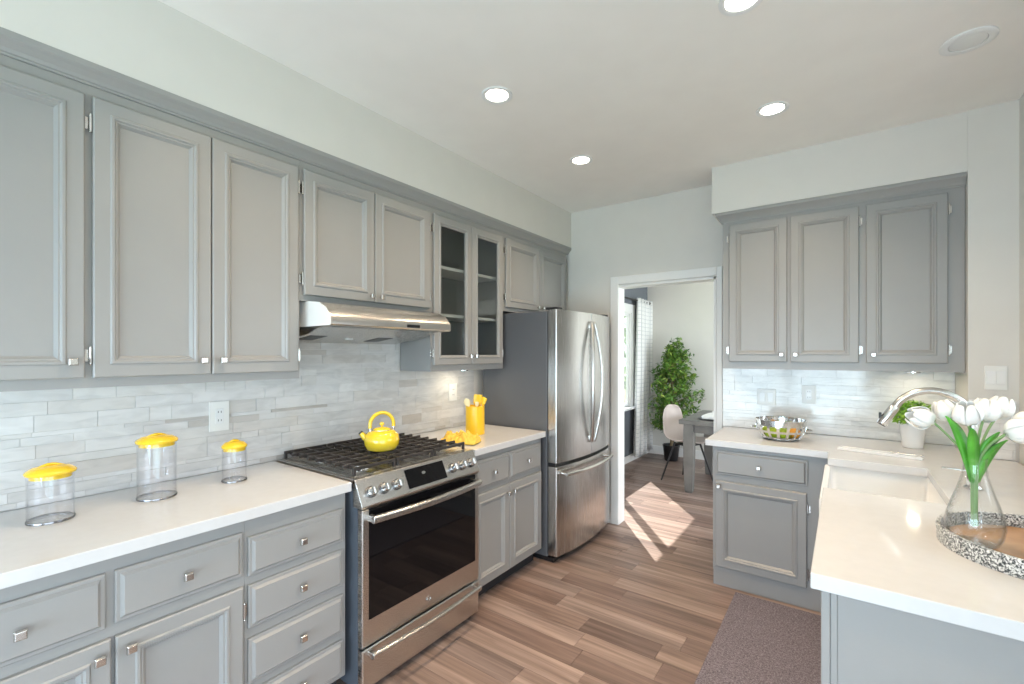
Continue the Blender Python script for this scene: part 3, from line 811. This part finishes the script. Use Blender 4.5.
for i in range(nx):
    for j in range(ny): mb.b.faces.new((V[i][j], V[i + 1][j], V[i + 1][j + 1], V[i][j + 1]))
o = mb.build('kitchen_towel', M['cloth'], smooth=180); md = o.modifiers.new('thick', 'SOLIDIFY'); md.thickness = .003; md.offset = 1
o.location = (-1.895, 2.082, .9155); o.rotation_euler = (0, 0, R(-28)); tag(o, 'rumpled yellow towel lying in front of the crock', 'towel')

# outlets and switches
def wall_plate(label, loc, rz, w, h, kind='outlet', group=None):
    name = {'outlet': 'wall_outlet', 'switch': 'light_switch', 'double': 'light_switch'}[kind]
    t = thing(name, label, 'outlet' if kind == 'outlet' else 'switch', loc, rz)
    mb = MB(); mb.box(-w / 2, w / 2, -.006, 0, -h / 2, h / 2, .002); mb.build('cover_plate', M['plastic'], t)
    for c in ([0] if kind != 'double' else [-w * .22, w * .22]):
        mb = MB(); mb.box(c - .017, c + .017, -.0085, -.0062, -.034, .034, .0015); r_ = mb.build('rocker' if kind != 'outlet' else 'receptacle', M['white'], t)
        if kind == 'outlet':
            for z in (-.019, .019):
                for x in (-.006, .006): MB().box(c + x - .0012, c + x + .0012, -.0092, -.0086, z - .004, z + .005).build('slot', M['black'], r_)
    return t
wall_plate('white outlet on the tile between the tallest and smallest canisters', (XW + .0106, .917, 1.168), 90, .083, .135)
wall_plate('white outlet on the tile left of the yellow crock', (XW + .0106, 2.467, 1.172), 90, .083, .125)
wall_plate('wide white switch plate above the steel fruit bowl', (-.440, YB - .0106, 1.146), 0, .115, .115, 'double')
wall_plate('narrow white outlet plate right of the wide plate over the fruit bowl', (-.188, YB - .0106, 1.178), 0, .080, .12)
wall_plate('white switch plate on the wall column above the tile', (.632, 3.3518, 1.33), 0, .082, .122, 'double')

# ------------------------------------------------------------------ right counter things
# steel fruit bowl
bx, by, bz = -.322, 3.345, .9155
t = thing('fruit_bowl', 'pierced steel bowl of limes on the counter by the doorway', 'bowl', (bx, by, bz), 0)
mb = MB(); mb.lathe([(0, .002), (.095, .002), (.105, .008), (.100, .010), (.09, .006), (0, .006)], 40); mb.build('base_dish', M['chrome'], t, smooth=50)
def br(z): return .094 + .046 * math.sin(min(1, z / .09) * math.pi / 2)
mb = MB()
for z0, z1 in ((.006, .020), (.046, .060), (.088, .120)):
    zs_ = [z0 + (z1 - z0) * k / 3 for k in range(4)]
    mb.lathe([(br(z), z) for z in zs_] + [(br(z) - .002, z) for z in zs_[::-1]] + [(br(z0), z0)], 48)
mb.lathe([(.141, .118), (.146, .120), (.146, .125), (.138, .125), (.138, .118), (.141, .118)], 48)
mb.build('band', M['chrome'], t, smooth=50)
mb = MB()
for k in range(16):
    a = 2 * math.pi * k / 16; ca, sa = math.cos(a), math.sin(a); rings = []
    for q in range(7):
        z = .008 + .084 * q / 6; r0 = br(z)
        pts = []
        for dr_, dt in ((0, -.008), (.0, .008), (-.002, .008), (-.002, -.008)):
            r1 = r0 + dr_; pts.append((r1 * ca - dt * sa, r1 * sa + dt * ca, z))
        rings.append(pts)
    mb.loops(rings)
mb.build('strap', M['chrome'], t)
for s_ in (-1, 1):
    mb = MB(); mb.tube([(s_ * (.139 + .026 * math.sin(math.pi * k / 10)), -.03 + .06 * k / 10, .068) for k in range(11)], .0055, 8); mb.build('handle', M['chrome'], t, smooth=60)
FR = [('lime', 'lime in the bowl front row, left of centre', -.048, -.070, .040, .034), ('lime', 'lime in the bowl front row, right of centre', .030, -.078, .041, .034), ('lime', 'lime at the bowl left side', -.085, .0, .044, .032),
      ('orange', 'orange fruit at the bowl right side', .088, -.03, .044, .034), ('lime', 'lime resting near the middle of the bowl', .0, .0, .042, .034), ('lime', 'lime at the back right of the bowl', .060, .062, .042, .033), ('lime', 'lime at the back left of the bowl', -.035, .075, .042, .033)]
for i, (nm, lb, x, y, z, r) in enumerate(FR):
    mb = MB(); mb.sphere((0, 0, 0), r, 20, 14, (1.12, 1, .98)); o = mb.build(nm, M['lemon'] if nm == 'orange' else M['lime'], smooth=180)
    o.location = (bx + x * .86, by + y * .86, bz + z); o.rotation_euler = (.2 * i, .1 * i, 1.3 * i); tag(o, lb, 'fruit', 'fruit in the steel bowl')
    s_ = MB().cyl((r * 1.1, 0, 0), (r * 1.15, 0, 0), .004, .003, 8).build('stem_scar', M['stem'], o)

# potted boxwood
t = thing('potted_plant', 'round green leafy plant in a white pot on the sink counter', 'plant', (.322, 3.475, .9155), 0)
mb = MB(); mb.lathe([(0, 0), (.042, 0), (.046, .003), (.060, .128), (.062, .130), (.062, .138), (.056, .138), (.054, .120), (0, .118)], 36); mb.build('pot', M['white'], t, smooth=40)
mb = MB(); mb.lathe([(.0545, .126), (.03, .131), (0, .133)], 24); mb.build('soil', M['soil'], t)
rnd = random.Random(9); mb = MB()
for k in range(850):
    th = rnd.random() * 2 * math.pi; ph = math.acos(rnd.uniform(-.55, 1)); r_ = rnd.uniform(.72, 1.05)
    d = Vector((math.sin(ph) * math.cos(th), math.sin(ph) * math.sin(th), math.cos(ph)))
    p = Vector((0, 0, .185)) + Vector((d.x * .094 * r_, d.y * .094 * r_, d.z * .082 * r_))
    a = Vector((rnd.uniform(-1, 1), rnd.uniform(-1, 1), rnd.uniform(-1, 1))).normalized(); q = d.cross(a).normalized(); n_ = (d * .8 + a * .7).normalized()
    q = n_.cross(q).normalized(); s1 = n_.cross(q); L_ = rnd.uniform(.009, .015); w_ = L_ * .45
    mb.face([p - q * L_, p + s1 * w_ + n_ * .002, p + q * L_, p - s1 * w_ + n_ * .002])
mb.build('foliage', M['leaf2'], t)
mb = MB(); rnd = random.Random(2)
for k in range(10):
    a = k * .628; mb.tube([(0.01 * math.cos(a), .01 * math.sin(a), .13), (.05 * math.cos(a), .05 * math.sin(a), .19)], [.003, .0015], 5)
mb.sphere((0, 0, .185), .062, 14, 10, (1, 1, .85)); mb.build('branch', M['stem'], t)

# faucet
t = thing('kitchen_faucet', 'chrome gooseneck pull-down faucet behind the sink', 'faucet', (.420, 2.56, .9155), 0)
mb = MB(); mb.lathe([(0, 0), (.030, 0), (.030, .006), (.024, .012), (.022, .014), (.022, .12), (.020, .128), (.014, .132), (0, .132)], 28); mb.build('base', M['chrome'], t, smooth=40)
pts = [(0, 0, .125), (0, 0, .18), (0, 0, .245)]
cxr, r_ = -.125, .125
for k in range(1, 15):
    a = R(k * 155 / 14); pts.append((cxr + r_ * math.cos(a), 0, .2595 + r_ * math.sin(a)))
e = Vector(pts[-1]); dd = (e - Vector(pts[-2])).normalized()
mb = MB(); mb.tube(pts, [.0145] * len(pts), 16); mb.build('spout', M['nickel'], t, smooth=60)
mb = MB(); mb.tube([e, e + dd * .012, e + dd * .06, e + dd * .088, e + dd * .092], [.0155, .0185, .0195, .0205, .019], 18); sh = mb.build('spray_head', M['chrome'], t, smooth=50)
mb = MB(); mb.tube([e + dd * .0922, e + dd * .096], [.0165, .0155], 18); bt = e + dd * .06; mb.box(bt.x - .026, bt.x - .016, -.007, .007, bt.z - .004, bt.z + .022, .002); mb.build('nozzle', M['black'], sh)
mb = MB(); mb.cyl((0, 0, .072), (0, -.034, .074), .016, .015); mb.tube([(0, -.034, .074), (-.04, -.045, .076), (-.10, -.052, .080)], [.007, .0055, .005], 10); mb.build('lever', M['chrome'], t, smooth=50)

# slim white rail tray at the back of the sink
t = thing('drying_tray', 'slim white tray lying at the back edge of the sink', 'tray', (.155, 3.155, .9155), -13)
mb = MB(); mb.box(-.18, .18, -.035, .035, 0, .006, .002); mb.box(-.18, .18, -.035, -.028, .006, .014, .002); mb.box(-.18, .18, .028, .035, .006, .012, .002); mb.box(-.18, -.173, -.028, .028, .006, .012)
mb.build('tray_base', M['white'], t)
mb = MB(); mb.cyl((.05, -.031, .020), (.176, -.031, .020), .004); mb.sphere((.18, -.031, .020), .007, 12, 8); mb.build('rod', M['nickel'], t, smooth=60)

# round tray, vase, tulips
tx, ty = .460, 1.810
t = thing('serving_tray', 'round wooden tray with black and white mosaic rim under the vase', 'tray', (tx, ty, .9155), 0)
mb = MB(); mb.lathe([(0, .0), (.226, .0), (.226, .010), (0, .010)], 64); mb.build('tray_floor', M['traywood'], t, smooth=40)
mb = MB(); mb.lathe([(.227, .0), (.238, .0), (.240, .043), (.238, .046), (.229, .046), (.227, .043), (.227, .0)], 64); mb.build('rim', M['mosaic'], t, smooth=40)
vx, vy, vz = .296, 1.785, .926
t = thing('flower_vase', 'clear glass flask vase half filled with water on the round tray', 'vase', (vx, vy, vz), 0)
VP = [(.040, .001), (.049, .006), (.0575, .026), (.0625, .055), (.060, .080), (.050, .115), (.037, .155), (.028, .190), (.0245, .215), (.0245, .236), (.0265, .240)]
mb = MB(); mb.lathe([(0, .001)] + VP + [(r - .0025, z) for r, z in VP[:0:-1]] + [(.038, .006), (0, .006)], 44); mb.build('body', M['glass'], t, smooth=60)
mb = MB(); mb.lathe([(0, .0065), (.038, .0068), (.046, .010), (.0545, .027), (.0598, .055), (.0575, .066), (0, .066)], 44); mb.build('water', M['water'], t, smooth=50)


def tulip(label, head, bend, seed, lean, leaf=None, size=1.0):
    rnd = random.Random(seed)
    t = thing('tulip', label, 'flower', (vx, vy, vz + .02), 0, 'white tulips in the glass vase')
    H = Vector(head) - Vector((vx, vy, vz + .02)); b0 = Vector((rnd.uniform(-.006, .006), rnd.uniform(-.006, .006), .03)); nk = Vector((H.x * .07, H.y * .07, .20))
    pts = []
    for i in range(15):
        u = i / 14
        if u < .55: p = b0.lerp(nk, u / .55)
        else:
            v = (u - .55) / .45; ctrl = nk + Vector((H.x * .25, H.y * .25, bend)); p = nk * (1 - v) ** 2 + ctrl * 2 * v * (1 - v) + H * v * v
        pts.append(p)
    mb = MB(); mb.tube(pts, [.0032] * 15, 8); mb.build('stem', M['stem'], t, smooth=60)
    d = (Vector(lean)).normalized(); q = d.to_track_quat('Z', 'Y').to_matrix()
    fl = MB()
    for k in range(6):
        a = k * math.pi / 3 + rnd.random() * .2; inner = (k % 2) * .004; n_ = 7; m_ = 5
        grid = []
        for i in range(n_):
            u = i / (n_ - 1); rr_ = (.006 + .0215 * math.sin(math.pi * .86 * u ** .72) * (1 + .16 * math.sin(3.1 * k + seed) * u)) * size - inner * math.sin(math.pi * u); wd = (.008 + .0185 * math.sin(math.pi * (u ** .85) * .94)) * size; z = .052 * u * size
            row = []
            for j in range(m_):
                v = (j / (m_ - 1) - .5) * 2; aa = a + v * wd / max(.012, rr_) * .6
                row.append(q @ Vector((rr_ * math.cos(aa), rr_ * math.sin(aa), z - .004 * v * v)) + H)
            grid.append(row)
        VV = [[fl.b.verts.new(p) for p in r2] for r2 in grid]
        for i in range(n_ - 1):
            for j in range(m_ - 1): fl.b.faces.new((VV[i][j], VV[i + 1][j], VV[i + 1][j + 1], VV[i][j + 1]))
    o = fl.build('flower_head', M['petal'], t, smooth=180); md = o.modifiers.new('thick', 'SOLIDIFY'); md.thickness = .0012
    if leaf:
        L_, wv = Vector(leaf) - Vector((vx, vy, vz + .02)), .017
        s0 = nk + Vector((0, 0, -.05)); rings = []
        for i in range(11):
            u = i / 10; ctrl = s0 + Vector((L_.x * .25 , L_.y * .25, (L_.z - s0.z) * .8)); p = s0 * (1 - u) ** 2 + ctrl * 2 * u * (1 - u) + L_ * u * u
            sd_ = Vector((.81, .59, 0)); k = wv * math.sin(math.pi * min(1, u * .93 + .06)) ** .8 + .001
            nn = Vector((-.59, .81, 0)) * .004
            rings.append([p - sd_ * k, p + nn + sd_ * 0, p + sd_ * k, p - nn * .3])
        mb = MB(); mb.loops(rings); mb.build('leaf', M['tulip_leaf'], t, smooth=180)
    return t


def at(px, py, Y):   # where the sight line through a photo pixel meets the depth plane Y (metres)
    q = (px - 512) / 458.58; k = -(py - 353.395) / 458.58; s_, c_ = math.sin(R(35.848)), math.cos(R(35.848))
    d = Y / (s_ * q + c_); return (d * (c_ * q - s_), Y, 1.455 + d * k)


tulip('white tulip drooping lowest to the left, toward the green potted plant', at(932, 421, 1.80), .05, 1, (-.75, -.35, .25), at(946, 416, 1.76), 1.2)
tulip('white tulip pointing left below the faucet arc', at(951, 420, 1.83), .07, 2, (-.35, .1, .9), at(962, 434, 1.82), 1.15)
tulip('white tulip at front centre above the vase neck', at(968, 424, 1.74), .08, 3, (-.1, -.3, .9), at(972, 428, 1.72), 1.2)
tulip('white tulip just right of centre, standing upright', at(983, 421, 1.80), .08, 4, (.15, .1, .95), None, 1.2)
tulip('white tulip at the back of the bunch, before the column tile', at(996, 418, 1.88), .08, 5, (.3, .3, .9), at(1000, 432, 1.78), 1.2)
tulip('large white tulip leaning right, lower than its neighbours', at(1006, 434, 1.76), .06, 6, (.8, -.25, .35), None, 1.25)
tulip('white tulip farthest right, at the picture edge', at(1016, 428, 1.82), .06, 7, (.75, .2, .5), at(1008, 440, 1.80), 1.2)

# floor mat
o = MB().box(-.530, -.075, 1.62, 3.045, .0005, .012, .004).build('floor_mat', M['mat']); tag(o, 'speckled mauve grey mat on the floor before the sink', 'mat')

# ------------------------------------------------------------------ ceiling fixtures
M['lamp'] = mat('lamp_lens', (1, 1, 1), .4, emit=(1, .93, .82), estr=9)
def downlight(label, x, y, ena=True):
    t = thing('recessed_light', label, 'ceiling light', (x, y, ZC), 0, 'recessed ceiling lights')
    mb = MB(); mb.lathe([(.076, -.0005), (.076, -.006), (.070, -.008), (.056, -.004), (.054, -.0005)], 36); mb.build('trim_ring', M['trim'], t, smooth=40)
    mb = MB(); mb.lathe([(.0535, -.001), (.0535, -.003), (0, -.003)], 32); mb.build('lens', M['lamp'], t)
    area('recessed_lamp', (x, y, ZC - .012), (0, 0, 0), .10, .10, 4.6, WARM, shape='DISK', spread=122)
    return t
downlight('lit recessed ceiling light nearest the range hood cabinets', -1.384, 1.789)
downlight('lit recessed ceiling light farthest back, above the refrigerator', -1.401, 2.715)
downlight('lit recessed ceiling light in front of the three-door cabinet soffit', -.300, 2.731)
downlight('lit recessed ceiling light cut by the top picture edge', -.297, 1.820)
downlight('lit recessed ceiling light over the open floor near the peninsula end panel', -.300, .87)
downlight('lit recessed ceiling light over the canister counter, left row', -1.384, .87)
t = thing('ceiling_speaker', 'unlit round white fixture on the ceiling by the column', 'ceiling fixture', (.412, 2.603, ZC), 0)
mb = MB(); mb.lathe([(.088, -.0005), (.088, -.006), (.080, -.010), (.060, -.008), (.058, -.0005)], 40); mb.build('trim_ring', M['trim'], t, smooth=40)
mb = MB(); mb.lathe([(.0575, -.001), (.0575, -.006), (.045, -.010), (0, -.011)], 36); mb.build('cover', M['plastic'], t, smooth=40)
# under-cabinet lamps
for nm, lb, x, y, z, pw in (('puck_light', 'small lit puck light under the glass-door cabinet', -2.17, 2.42, 1.345 - .0015, .55), ('puck_light', 'small lit puck light under the three-door cabinet', .33, 3.53, 1.352, .3)):
    t = thing(nm, lb, 'lamp', (x, y, z), 0)
    mb = MB(); mb.lathe([(0, -.0005), (.034, -.0005), (.034, -.010), (.028, -.012), (.026, -.010)], 28); mb.build('housing', M['chrome'], t, smooth=40)
    mb = MB(); mb.lathe([(.0258, -.010), (0, -.0105)], 28); mb.build('lens', M['lamp'], t)
    area('puck_lamp', (x, y, z - .014), (0, 0, 0), .05, .05, pw, (1, .86, .62), shape='DISK')

# ------------------------------------------------------------------ dining room
# curtain on its rod
t = thing('curtain_rod', 'dark curtain rod above the dining window', 'curtain rod', (XW, 4.1, 2.17), 0)
mb = MB(); mb.tube([(.075, 0, 0), (.075, 2.36, 0)], .011, 12); mb.build('rod', M['legs'], t, smooth=60)
mb = MB(); mb.sphere((.075, 2.38, 0), .022, 14, 10); mb.build('finial', M['legs'], t, smooth=180)
mb = MB()
for y in (.1, 2.30): mb.cyl((.001, y, 0), (.075, y, 0), .007, n=10)
mb.build('bracket', M['legs'], t, smooth=60)
mb = MB(); nx, nz = 72, 16; grid = []; uvs = {}
for i in range(nx + 1):
    row = []
    for j in range(nz + 1):
        u, v = i / nx, j / nz; wdt = .74 + .14 * v ** 1.2; y = 6.37 + (u - .5) * wdt - .04 * v ** 1.5 + .015 * math.sin(u * 40)
        x = XW + .075 + (.030 + .014 * v) * math.sin(u * 2 * math.pi * 6) + .008 * math.sin(u * 31 + 2 * v)
        vv = mb.b.verts.new((x, y, 2.205 - v * 2.13)); uvs[vv] = (u * 1.25, v * 2.13); row.append(vv)
    grid.append(row)
ul = mb.b.loops.layers.uv.new('UVMap')
for i in range(nx):
    for j in range(nz):
        f = mb.b.faces.new((grid[i][j], grid[i + 1][j], grid[i + 1][j + 1], grid[i][j + 1]))
        for lp in f.loops: lp[ul].uv = uvs[lp.vert]
o = mb.build('curtain', M['curtain'], smooth=180); md = o.modifiers.new('thick', 'SOLIDIFY'); md.thickness = .003
tag(o, 'white curtain with thin grey plaid lines beside the dining window', 'curtain')

# ficus tree
t = thing('ficus_tree', 'tall leafy green tree in a small black pot in the dining corner', 'plant', (-1.90, 6.33, 0), 0)
mb = MB(); mb.lathe([(0, 0), (.082, 0), (.088, .01), (.108, .19), (.112, .20), (.112, .215), (.102, .215), (.098, .18), (0, .175)], 32); mb.build('pot', M['black'], t, smooth=40)
mb = MB(); mb.lathe([(.098, .18), (.05, .19), (0, .195)], 20); mb.build('soil', M['soil'], t)
rnd = random.Random(21); mb = MB()
mb.tube([(0, 0, .18), (.012, .0, .45), (-.01, .01, .8), (.02, 0, 1.15), (.03, 0, 1.5)], [.020, .017, .014, .010, .005], 8)
mb.tube([(.02, .02, .18), (.03, -.01, .5), (.0, .02, .85)], [.013, .011, .008], 8)
tips = []
for k in range(70):
    z = .46 + 1.12 * (k / 70); a = k * 2.4; rad = min(.07 + .36 * (1.62 - z) / .85, .10 + 1.0 * (z - .30), .40) * rnd.uniform(.55, 1.05)
    p0 = Vector((.01, 0, z - .16)); p1 = Vector((max(-.18, .03 + rad * math.cos(a)), max(-.4, min(.19, rad * math.sin(a))), z + rnd.uniform(-.08, .08)))
    mb.tube([p0, p0.lerp(p1, .5) + Vector((0, 0, .03)), p1], [.006, .004, .002], 5); tips.append((p0, p1))
mb.build('trunk', M['bark'], t, smooth=60)
mb = MB()
for k in range(3600):
    p0, p1 = rnd.choice(tips); p = p0.lerp(p1, rnd.uniform(.45, 1.08)) + Vector((rnd.gauss(0, .035), rnd.gauss(0, .035), rnd.gauss(0, .035)))
    if p.y > .215 or p.x < -.235 or p.x > .38 or p.z < .36: continue
    q = Vector((rnd.uniform(-1, 1), rnd.uniform(-1, 1), rnd.uniform(-.9, .3))).normalized(); n_ = Vector((rnd.uniform(-.6, .6), rnd.uniform(-.6, .6), 1)).normalized()
    s1 = q.cross(n_).normalized(); n_ = s1.cross(q); L_ = rnd.uniform(.026, .044); w_ = L_ * .46
    a, b_, c_, d_ = p - q * L_, p + q * L_, p + s1 * w_ + n_ * .006, p - s1 * w_ + n_ * .006
    va, vb, vc, vd = (mb.b.verts.new(v) for v in (a, b_, c_, d_)); mb.b.faces.new((va, vc, vb)); mb.b.faces.new((va, vb, vd))
mb.build('foliage', M['leaf'], t)

# dining table
t = thing('dining_table', 'grey washed wood dining table beyond the doorway', 'table', (-1.40, 4.92, 0), 0)
mb = MB(); mb.box(0, 1.9, 0, 1.02, .715, .76, .004); mb.build('tabletop', M['table'], t)
mb = MB(); mb.box(.06, 1.84, .05, .07, .63, .714); mb.box(.06, 1.84, .95, .97, .63, .714); mb.box(.06, .08, .07, .95, .63, .714); mb.box(1.82, 1.84, .07, .95, .63, .714); mb.build('apron', M['table'], t)
for x in (.04, 1.76):
    for y in (.02, .90):
        mb = MB(); c0 = (x + .05, y + .05)
        mb.loops([[(c0[0] + sx * k, c0[1] + sy * k, z) for sx, sy in ((-1, -1), (1, -1), (1, 1), (-1, 1))] for k, z in ((.033, 0), (.038, .02), (.049, .30), (.051, .60), (.047, .714))]); mb.build('leg', M['table'], t, bevel=.003)

# shell chair facing the table
t = thing('dining_chair', 'beige molded shell chair with dark metal legs at the dining table', 'chair', (-1.44, 5.40, 0), -20)
prof = [(.20, .455, .17), (.17, .470, .20), (.08, .452, .215), (-.02, .440, .215), (-.10, .448, .21), (-.165, .48, .205), (-.20, .54, .20), (-.222, .62, .195), (-.238, .70, .19), (-.248, .78, .17), (-.252, .83, .13), (-.250, .855, .07)]
mb = MB(); G = []
for x, z, hw in prof:
    row = []
    for j in range(9):
        v = (j / 8 - .5) * 2; back = max(0, min(1, (z - .46) / .2)); row.append(mb.b.verts.new((x + .045 * v * v * back, v * hw, z + .035 * v * v * (1 - back))))
    G.append(row)
for i in range(len(G) - 1):
    for j in range(8): mb.b.faces.new((G[i][j], G[i + 1][j], G[i + 1][j + 1], G[i][j + 1]))
o = mb.build('seat_shell', M['shell'], t, smooth=180); md = o.modifiers.new('thick', 'SOLIDIFY'); md.thickness = .014; md2 = o.modifiers.new('sub', 'SUBSURF'); md2.levels = md2.render_levels = 1
for sx in (-1, 1):
    for sy in (-1, 1):
        mb = MB(); mb.tube([(sx * .09, sy * .10, .445), (sx * .20 - .0, sy * .20, 0)], [.012, .009], 10); mb.build('leg', M['legs'], t, smooth=60)
mb = MB(); mb.box(-.10, .10, -.11, .11, .418, .430, .003); mb.build('seat_bracket', M['legs'], t)

# place setting
for i, (x, y, lb, lb2) in enumerate(((-1.12, 5.16, 'dark round plate at the near side of the dining table', 'white napkin mounded on the near dark plate'), (-1.12, 5.66, 'dark round plate at the far side of the dining table', 'white napkin mounded on the far dark plate'))):
    o = MB().lathe([(0, 0), (.09, 0), (.14, .010), (.142, .013), (.135, .013), (.088, .004), (0, .004)], 36).build('dinner_plate', M['dark_side'], smooth=40); o.location = (x, y, .7605); tag(o, lb, 'plate', 'plates on the dining table')
    rnd = random.Random(i); mb = MB(); rings = []
    for k in range(9):
        z = .065 * (k / 8) ** .8; rr_ = .105 * (1 - (k / 8) ** 2 * .9)
        rings.append([(rr_ * (1 + .22 * math.sin(5 * q * .3142 + k * .3)) * math.cos(q * .3142), rr_ * (1 + .22 * math.sin(5 * q * .3142 + k * .3)) * math.sin(q * .3142), z) for q in range(20)])
    mb.loops(rings); o = mb.build('napkin', M['napkin'], smooth=180); o.location = (x, y, .7655); tag(o, lb2, 'napkin', 'napkins on the dining table')

# shrubs outside the dining window
rnd = random.Random(5)
t = thing('garden_shrub', 'green shrub outdoors seen through the dining window', 'shrub', (-6.2, 11.6, -.08), 0)
mb = MB()
for k in range(1800):
    th, ph = rnd.random() * 6.283, math.acos(rnd.uniform(-.8, 1)); r_ = rnd.uniform(.8, 1.05)
    p = Vector((1.9 * r_ * math.sin(ph) * math.cos(th), 1.9 * r_ * math.sin(ph) * math.sin(th), 1.55 + 1.45 * r_ * math.cos(ph)))
    q = Vector((rnd.uniform(-1, 1), rnd.uniform(-1, 1), rnd.uniform(-1, 1))).normalized(); s1 = q.cross(Vector((rnd.random(), rnd.random(), 1))).normalized(); L_ = .12
    mb.face([p - q * L_, p + s1 * L_ * .5, p + q * L_, p - s1 * L_ * .5])
mb.build('foliage', M['leaf'], t)
mb = MB(); mb.tube([(0, 0, 0), (.05, 0, 1.0), (0, 0, 2.2)], [.08, .06, .02], 8); mb.build('trunk', M['bark'], t)
